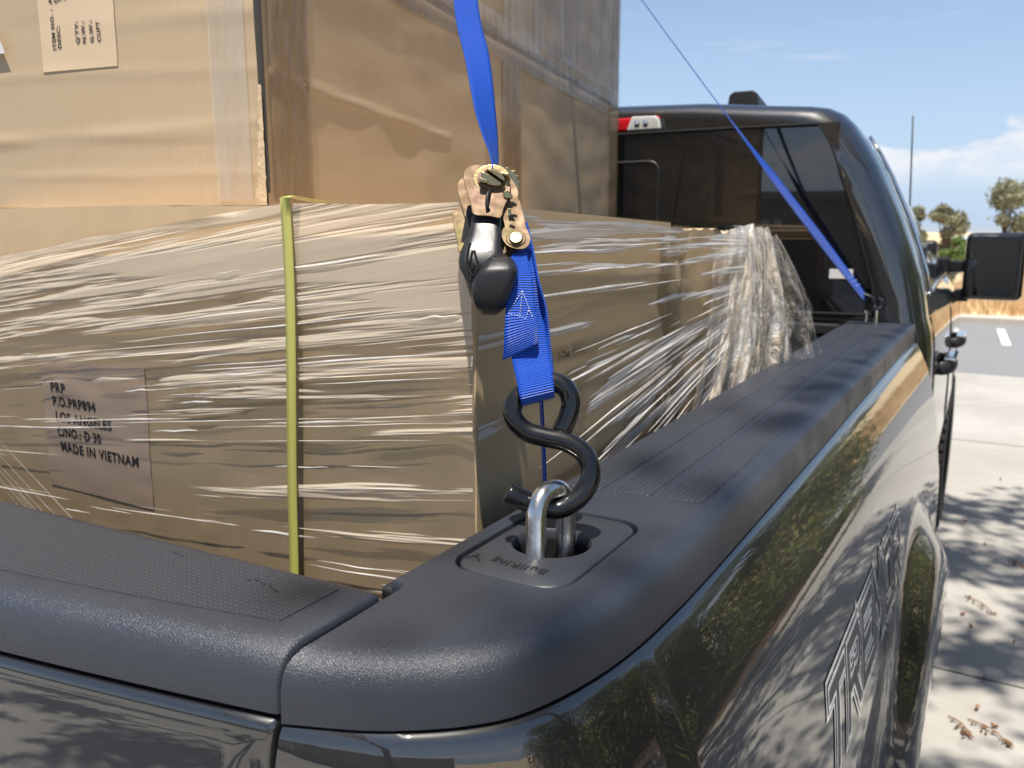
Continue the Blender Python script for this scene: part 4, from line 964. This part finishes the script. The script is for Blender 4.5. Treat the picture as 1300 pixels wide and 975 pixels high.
drape((-.40, 1.47, .010), (-.372, 1.56, .004), (-.385, 1.40, -.36), (-.33, 1.62, -.30), .014, 1.0, 12, 4.0)
drape((-.385, 1.52, .008), (-.36, 1.60, -.02), (-.375, 1.50, -.33), (-.285, 1.72, -.245), .016, .45, 8, 8.0, .022)
b4 = thing('cardboard_box', 'dark brown carton end showing through the loose film at the front of the load', 'box', (-.8, 1.6, -.77))
MB().box((-1.3, 1.462, -.765), (-.425, 1.60, -.03)).build('carton', 'card_lo', b4, bevel=.003)
# yellow strapping around the lower box
ys_ = MB(); rws = []
for i in range(40):
    z_ = -.72+(ZT+.0085+.72)*i/39; xx = -.611-.014*sst(z_, 0, -.3)-.004*math.sin(z_*9); rws.append([(xx-.0065, YF-.0128+.001*math.sin(z_*14), z_), (xx, YF-.0134+.001*math.sin(z_*14), z_), (xx+.0065, YF-.0128+.001*math.sin(z_*14), z_)])
for i in range(1, 9):
    a = i/8*math.pi/2; rws.append([(-.611-.0065+.002*i/8, YF-.0128+.013*(1-math.cos(a))*.5, ZT+.0085+.002*math.sin(a)), (-.611+.002*i/8, YF-.0134+.0136*(1-math.cos(a))*.5, ZT+.009+.002*math.sin(a)), (-.611+.0065+.002*i/8, YF-.0128+.013*(1-math.cos(a))*.5, ZT+.0085+.002*math.sin(a))])
rws.append([(-.62, .70, ZT+.0015), (-.611, .70, ZT+.002), (-.602, .70, ZT+.0015)])
ys_.grid(rws); yo_ = ys_.build('packing_strap', 'yellow', smooth=True); md = yo_.modifiers.new('s', 'SOLIDIFY'); md.thickness = .0008
tag(yo_, 'yellow green plastic packing strap around the lower box', 'strap')

# ------------------------------------------------------------------ near ratchet strap
rs = thing('ratchet_strap', 'blue webbing strap with brassy ratchet and black hook in the near rail ring', 'ratchet strap', tuple(at(700, 640, .632)))
hk = [(643, 625, .628), (663, 634, .629), (686, 642, .631), (708, 646, .6325), (730, 636, .633), (746, 617, .635), (750, 596, .637), (741, 575, .639), (719, 561, .640), (693, 555, .641), (671, 549, .642), (656, 537, .643), (650, 522, .644), (656, 506, .645), (672, 494, .646), (692, 486, .647), (707, 486, .648), (720, 495, .648), (725, 511, .648), (721, 529, .647), (712, 549, .646)]
hp = crom([at(x, y, d+.013) for x, y, d in hk], 6)
nrr = len(hp); rr = [.0079]*nrr; rr[0] = .0070; rr[-1] = .0070
MB().tube(hp, rr, 20).build('s_hook', 'vinyl', rs, smooth=True)
# webbing helper: ribbon between left/right edge curves
def ribbon(name, rows_, mat, parent, thick=.0012, n=10, cross=8, ulen=1.0, bowl=0):
    L0 = crom([at(*r[0]) for r in rows_], n); R0 = crom([at(*r[1]) for r in rows_], n); V = []; UV = []; s = 0; rws = []
    for i, (a, b) in enumerate(zip(L0, R0)):
        if i: s += ((a+b)/2-(L0[i-1]+R0[i-1])/2).length
        t_ = ((L0[min(i+1, len(L0)-1)]-L0[max(i-1, 0)])).normalized(); nn = (b-a).normalized().cross(t_)
        for k in range(cross+1):
            u = k/cross; V.append(a.lerp(b, u)+nn*bowl*math.sin(math.pi*u)); UV.append((u, s*ulen))
    c_ = cross+1; fs = [(i*c_+k, i*c_+k+1, (i+1)*c_+k+1, (i+1)*c_+k) for i in range(len(L0)-1) for k in range(cross)]
    o = obj(name, V, fs, mat, parent, True, UV); md = o.modifiers.new('solid', 'SOLIDIFY'); md.thickness = thick; md.offset = 0
    return o
# lower webbing loop over the hook
at0 = at
def at(px, py, d): return at0(px, py, d*(1-.052*sst(py, 470, 340))+.013*sst(py, 420, 480))
DW = .640
ribbon('webbing', [((655, 318, .712), (676, 312, .716)), ((648, 350, .70), (683, 350, .702)), ((645, 395, .685), (692, 400, .69)), ((649, 450, .658), (698, 446, .660)), ((655, 480, .6365), (701, 470, .6375)), ((659, 500, .6300), (703, 490, .6310)), ((662, 513, .6340), (704, 502, .6355)), ((663, 514, .648), (704, 503, .650)), ((664, 500, .6585), (703, 490, .660)), ((664, 480, .664), (702, 470, .665))], 'web', rs)
flap = ribbon('stitched_flap', [((650, 322, .705), (668, 322, .704)), ((645, 350, .692), (675, 350, .692)), ((642, 390, .677), (680, 392, .678)), ((640, 430, .662), (683, 415, .666)), ((638.5, 457, .654), (682, 436, .658))], 'web', rs, thick=.0022)
st_ = MB()
def stitch(pts, d, parent):
    P = crom([at(x, y, dd) for x, y, dd in pts], 6); tot = sum((P[i+1]-P[i]).length for i in range(len(P)-1)); acc = 0; on = []; seg = 0; step = .0022
    for a, b in zip(P[:-1], P[1:]):
        l = (b-a).length; k = max(1, int(l/.0004))
        for q in range(k):
            s = acc+l*q/k
            if (s % step) < step*.62: on.append(a.lerp(b, q/k))
            elif len(on) > 1: st_.tube([on[0], on[-1]], .0004, 5); on = []
            else: on = []
        acc += l
def fd(x, y): return interp(y, [322, 350, 390, 430, 457], [.7045, .692, .6775, .663, .6545])-.0016
for pl in ([(663, 369), (645, 398)], [(645, 398), (652, 437)], [(652, 437), (679, 412)], [(679, 412), (663, 369)], [(645, 398), (662, 402), (679, 413)], [(663, 369), (660, 400), (655, 435)], [(671, 394), (666, 410), (665, 420), (672, 418), (678, 412)], [(671, 394), (676, 402), (678, 412)], [(652, 436), (662, 431), (672, 424), (679, 412)]):
    stitch([(x, y, fd(x, y)) for x, y in pl], 0, flap)
st_.build('stitching', 'thread', flap)
# narrow second leg seen almost edge on and its dangling tail
ribbon('webbing', [((664, 285, .735), (669, 282, .728)), ((671, 320, .72), (677, 318, .705)), ((677, 360, .71), (684, 356, .693)), ((682, 395, .70), (694, 392, .683)), ((688, 430, .685), (698, 430, .672)), ((694, 465, .665), (702, 465, .66)), ((698, 482, .658), (703, 482, .657))], 'web', rs)
ribbon('webbing_tail', [((684, 492, .668), (687.5, 492, .655)), ((686.5, 530, .672), (690, 530, .66)), ((688.5, 575, .675), (692, 575, .663)), ((690, 625, .676), (693.5, 625, .664))], 'web', rs)
# edge stitch lines on the loop
# upper webbing: edge-on at the ratchet, twisting to full width, over the box top
tp = sf(.50, ZH)+Vector((0, 0, .004)); 
def P2(p, wv, hw=.0127): return (p-wv*hw, p+wv*hw)
pts = [at0(627, 228, .692), at0(626, 205, .702), at0(617, 150, .745), at0(606, 75, .81), at0(590, -10, .88)]
last = pts[-1]; nxt = [last.lerp(tp, .5), tp, tp+E_*.3, tp+E_*(WID*K_-.02)]
cl_ = crom(pts+nxt, 8); V = []; UV = []; s = 0; nC = len(cl_)
for i, p in enumerate(cl_):
    t_ = (cl_[min(i+1, nC-1)]-cl_[max(i-1, 0)]).normalized(); view = p.normalized(); side = t_.cross(view).normalized(); dep = t_.cross(side).normalized()
    k = i/8; tw = interp(k, [0, 1, 2, 3, 4, 5, 6, 9], [86, 80, 48, 22, 12, 0, 0, 0]); wv = (side*math.cos(R_(tw))+dep*math.sin(R_(tw))).normalized()
    if k >= 5.2: wv = D if k >= 6 else wv.lerp(D*math.copysign(1, wv.dot(D)), (k-5.2)/.8).normalized(); 
    if k >= 6 and V: wv = D*math.copysign(1, (Vector(V[-1])-Vector(V[-9])).dot(D))
    if i: s += (p-cl_[i-1]).length
    for c_ in range(9): V.append(p+wv*.0127*(c_/4-1)); UV.append((c_/8, s))
fs = [(i*9+k, i*9+k+1, (i+1)*9+k+1, (i+1)*9+k) for i in range(nC-1) for k in range(8)]
o = obj('webbing', V, fs, 'web', rs, True, UV); md = o.modifiers.new('solid', 'SOLIDIFY'); md.thickness = .0011; md.offset = 0
def at(px, py, d): return at0(px, py, d*.925)
# ratchet: plates, axle, handle
def cross_plate(pix, d0, d1, thick, hole=None):   # polygon in pixel space, depth varying with pixel y; gives thickness away from the viewer
    y0 = min(p[1] for p in pix); y1 = max(p[1] for p in pix); P = [at(x, y, d0+(d1-d0)*(y-y0)/(y1-y0)) for x, y in pix]; return P, fwd*thick
zx = lambda x, y: (540+.2462*x, 180+.2462*y)
frame_poly = [zx(*p) for p in [(395, 150), (440, 188), (468, 230), (480, 262), (476, 290), (492, 322), (520, 440), (528, 455), (541, 490), (538, 522), (520, 545), (490, 553), (455, 548), (418, 530), (398, 500), (394, 470), (402, 445), (410, 440), (402, 400), (385, 372), (300, 300), (300, 200)]]
P, ex = cross_plate(crom([(x, y, 0) for x, y in frame_poly], 3, True) and [(p.x, p.y) for p in crom([(x, y, 0) for x, y in frame_poly], 3, True)], .748, .715, .0022)
fp = MB().prism(P, ex).build('frame_plate', 'zinc', rs, bevel=.0006)
P, ex = cross_plate([(x-14, y+10) for x, y in [(p.x, p.y) for p in crom([(x, y, 0) for x, y in frame_poly], 2, True)]], .765, .735, .0022)
MB().prism(P, ex).build('frame_plate', 'zinc', rs, bevel=.0006)
hp_ = [zx(*p) for p in [(197, 200), (198, 160), (215, 133), (250, 119), (300, 117), (345, 124), (385, 145), (415, 170), (432, 200), (440, 240), (428, 290), (405, 340), (388, 392), (330, 383), (250, 376), (235, 330), (215, 260)]]
hq = [(p.x, p.y) for p in crom([(x, y, 0) for x, y in hp_], 3, True)]
P, ex = cross_plate(hq, .742, .722, .0020); MB().prism(P, ex).build('handle_plate', 'zinc', rs, bevel=.0007)
P, ex = cross_plate([(x-8, y+14) for x, y in hq], .772, .752, .0020); MB().prism(P, ex).build('handle_plate', 'zinc', rs, bevel=.0007)
# far side plate corner (gold) peeking left of the grip
bp = [zx(*p) for p in [(138, 372), (150, 350), (178, 330), (215, 320), (240, 335), (235, 420), (190, 560), (172, 575), (160, 500), (145, 430)]]
P, ex = cross_plate(bp, .765, .745, .0022); MB().prism(P, ex).build('pawl_plate', 'zinc', rs, bevel=.0007)
def disc(cx, cy, rx, ry, d, t, name, mat, n=36, bev=.0006):
    x, y = zx(cx, cy); P = [at(x+rx*.2462*math.cos(2*math.pi*k/n), y+ry*.2462*math.sin(2*math.pi*k/n), d+.010*math.sin(2*math.pi*k/n)*-.3) for k in range(n)]
    return MB().prism(P, -fwd*t).build(name, mat, rs, bevel=bev)
disc(342, 192, 98, 72, .7375, .0022, 'washer', 'brass'); disc(342, 192, 74, 54, .7350, .0016, 'hub', 'zinc')
disc(467, 494, 35, 30, .7185, .0026, 'rivet', 'brass', 24, .0012); disc(467, 494, 52, 44, .7190, .0008, 'rivet_ring', 'zinc', 24)
def pxprism(name, pts, d, t, mat, bev=.0006): return MB().prism([at(*zx(*p), d) for p in pts], -fwd*t).build(name, mat, rs, bevel=bev)
pxprism('axle_half', [(285, 168), (300, 158), (345, 180), (392, 212), (398, 222), (385, 236), (352, 236), (318, 226), (290, 205)], .7335, .0055, 'brass', .0016)
pxprism('axle_half', [(318, 150), (338, 147), (380, 165), (408, 190), (412, 205), (404, 214), (378, 196), (345, 172)], .7335, .0075, 'brass', .0014)
pxprism('axle_half', [(277, 200), (283, 193), (322, 206), (326, 216), (318, 224), (279, 214)], .7325, .0070, 'brass', .001)
pxprism('axle_slot', [(300, 160), (318, 150), (400, 206), (395, 220)], .7330, .0020, 'void', 0)
pxprism('pin_head', [(382, 160), (430, 166), (440, 178), (428, 188), (392, 178)], .7345, .0050, 'brass', .001)
pxprism('pin_head', [(400, 262), (418, 252), (452, 282), (448, 296), (420, 300), (404, 290)], .7325, .0045, 'brass', .001)
pxprism('pawl_tip', [(425, 350), (436, 342), (446, 372), (440, 392), (430, 388)], .7275, .0030, 'brass', .0008)
pxprism('slot', [(436, 318), (452, 310), (470, 322), (472, 332), (455, 334), (440, 328)], .7248, .0012, 'void', 0)
pxprism('slot', [(430, 384), (440, 378), (460, 398), (462, 408), (450, 412), (438, 400)], .7215, .0012, 'void', 0)
# ratchet gear teeth behind the hub
gt = MB(); n = 22
for dd in (.745, .772):
    cxx, cyy = zx(372, 225); cyy += 8*(dd > .75); cxx -= 10*(dd > .75); P = []
    for k in range(n):
        for r_, o_ in ((27, 0), (31, .35), (27.5, .42)):
            a = 2*math.pi*(k+o_)/n; P.append(at(cxx+r_*math.cos(a), cyy+r_*.92*math.sin(a), dd))
    gt.prism(P, fwd*.003)
gt.build('gear', 'brass', rs, bevel=.0003, seg=1)
MB().tube([at(*zx(342, 192), .735), at(*zx(330, 235), .785)], .0075, 16).build('axle', 'brass', rs, smooth=True)
MB().tube([at(*zx(467, 494), .717), at(*zx(440, 510), .765)], .004, 12).build('anchor_bolt', 'brass', rs, smooth=True)
MB().tube(crom([at(*zx(332, 252), .7305), at(*zx(322, 268), .7245), at(*zx(317, 300), .7225), at(*zx(318, 335), .7225), at(*zx(328, 352), .725)], 5), .0014, 8).build('split_pin', 'black', rs, smooth=True)
MB().tube(crom([at(*zx(338, 256), .7315), at(*zx(330, 270), .730), at(*zx(326, 300), .7285), at(*zx(324, 335), .730)], 5), .0011, 8).build('split_pin', 'black', rs, smooth=True)
# wound webbing between the plates
MB().tube([at(*zx(335, 215), .748), at(*zx(325, 250), .775)], .0125, 20).build('wound_webbing', 'web', rs, smooth=True)
# rubber grip
def grip_body(secs, e=.6):
    S = crom([(y, x0, x1) for y, x0, x1, d, h in secs], 4); T = crom([(d, h, 0) for y, x0, x1, d, h in secs], 4); rws = []
    for (y, x0, x1), (d, hd_, _) in zip([tuple(p) for p in S], [tuple(p) for p in T]):
        cxx = (x0+x1)/2; hw = (x1-x0)/2; row = []
        for k in range(28):
            a = 2*math.pi*k/28; ca, sa = math.cos(a), math.sin(a)
            row.append(at(*zx(cxx+hw*math.copysign(abs(ca)**e, ca), y-6*sa), d+.012-hd_*math.copysign(abs(sa)**e, sa)))
        rws.append(row)
    return rws
gp = MB()
gp.grid(grip_body([(384, 240, 390, .727, .009), (430, 234, 391, .725, .011), (480, 222, 394, .722, .013), (530, 196, 396, .719, .015), (580, 176, 402, .716, .016), (640, 172, 410, .713, .016), (700, 200, 415, .712, .015), (790, 229, 420, .709, .014), (850, 256, 402, .709, .010)], .42), True, True)
gp.grid(grip_body([(572, 350, 388, .712, .006), (586, 330, 420, .709, .012), (606, 312, 450, .705, .017), (638, 290, 471, .702, .0195), (668, 268, 477, .7005, .021), (705, 248, 471, .7005, .021), (750, 236, 457, .701, .020), (800, 239, 438, .7025, .0185), (840, 250, 421, .704, .0165), (868, 266, 403, .706, .013), (886, 292, 376, .709, .008)], .5), True, True)
grip = gp.build('grip', 'grip', rs, smooth=True); smooth_angle(grip, 55)
# embossed curls on the grip (generic flourish) and side web
em = MB()
for pl in ([(232, 520), (222, 560), (216, 610), (224, 660), (240, 690), (258, 680), (262, 650)], [(244, 560), (236, 600), (238, 640), (250, 655)], [(252, 560), (262, 600), (278, 640), (270, 665)], [(215, 680), (222, 705), (236, 718)], [(236, 738), (243, 752), (240, 765)]):
    em.tube(crom([at(*zx(x, y), interp(x, [180, 215, 260, 300], [.7165, .7055, .7015, .700]) - .0008) for x, y in pl], 4), .0010, 6)
em.build('embossing', 'void', grip, smooth=True)
pxprism('handle_arm', [(218, 330), (246, 330), (244, 480), (205, 560), (182, 590), (178, 560), (196, 450)], .752, .0025, 'black', .0008)

at = at0
# ------------------------------------------------------------------ far ratchet strap
fs_ = thing('ratchet_strap', 'thin blue webbing strap from the far end of the rail to the box top', 'ratchet strap', (-.29, 2.345, -.20))
A = Vector((-.300, 2.325, -.175)); B = sf(1.02, ZH)+Vector((0, 0, .004))
path = [A.lerp(B, k/12)+Vector((0, 0, -.008*math.sin(math.pi*k/12))) for k in range(13)]+[B+E_*.2, B+E_*.6]
cl_ = crom(path, 4); V = []; UV = []; s = 0; nC = len(cl_)
for i, p in enumerate(cl_):
    t_ = (cl_[min(i+1, nC-1)]-cl_[max(i-1, 0)]).normalized(); view = p.normalized(); side = t_.cross(view).normalized(); dep = t_.cross(side).normalized()
    k = i/4; tw = interp(k, [0, 1, 2, 4, 4.9, 6, 12], [58, 48, 38, 50, 76, 87, 88]); wv = side*math.cos(R_(tw))+dep*math.sin(R_(tw))
    if k > 12: wv = D*math.copysign(1, (Vector(V[-1])-Vector(V[-5])).dot(D))
    if i: s += (p-cl_[i-1]).length
    for c_ in range(5): V.append(p+wv*.0135*(c_/2-1)); UV.append((c_/4, s))
fs = [(i*5+k, i*5+k+1, (i+1)*5+k+1, (i+1)*5+k) for i in range(nC-1) for k in range(4)]
o = obj('webbing', V, fs, 'web', fs_, True, UV); md = o.modifiers.new('solid', 'SOLIDIFY'); md.thickness = .0011; md.offset = 0
h2 = crom([A+Vector((-.01, 0, .012)), A+Vector((.012, 0, .004)), A+Vector((.016, 0, -.012)), A+Vector((.004, .004, -.024)), A+Vector((-.006, .008, -.026))+Vector((.02, .006, .0)), Vector((-.283, 2.340, -.198)), Vector((-.272, 2.352, -.203)), Vector((-.268, 2.36, -.190)), Vector((-.275, 2.362, -.175))], 5)
MB().tube(h2, .0062, 12).build('s_hook', 'vinyl', fs_, smooth=True)
sp = MB()
for k in range(3): c_ = A.lerp(B, .035+.012*k)-A.lerp(B, .04).normalized()*.003; sp.tube([c_+Vector((-.008, -.004, 0)), c_+Vector((.008, -.004, .008))], .0008, 4)
sp.build('stitching', 'thread', fs_)
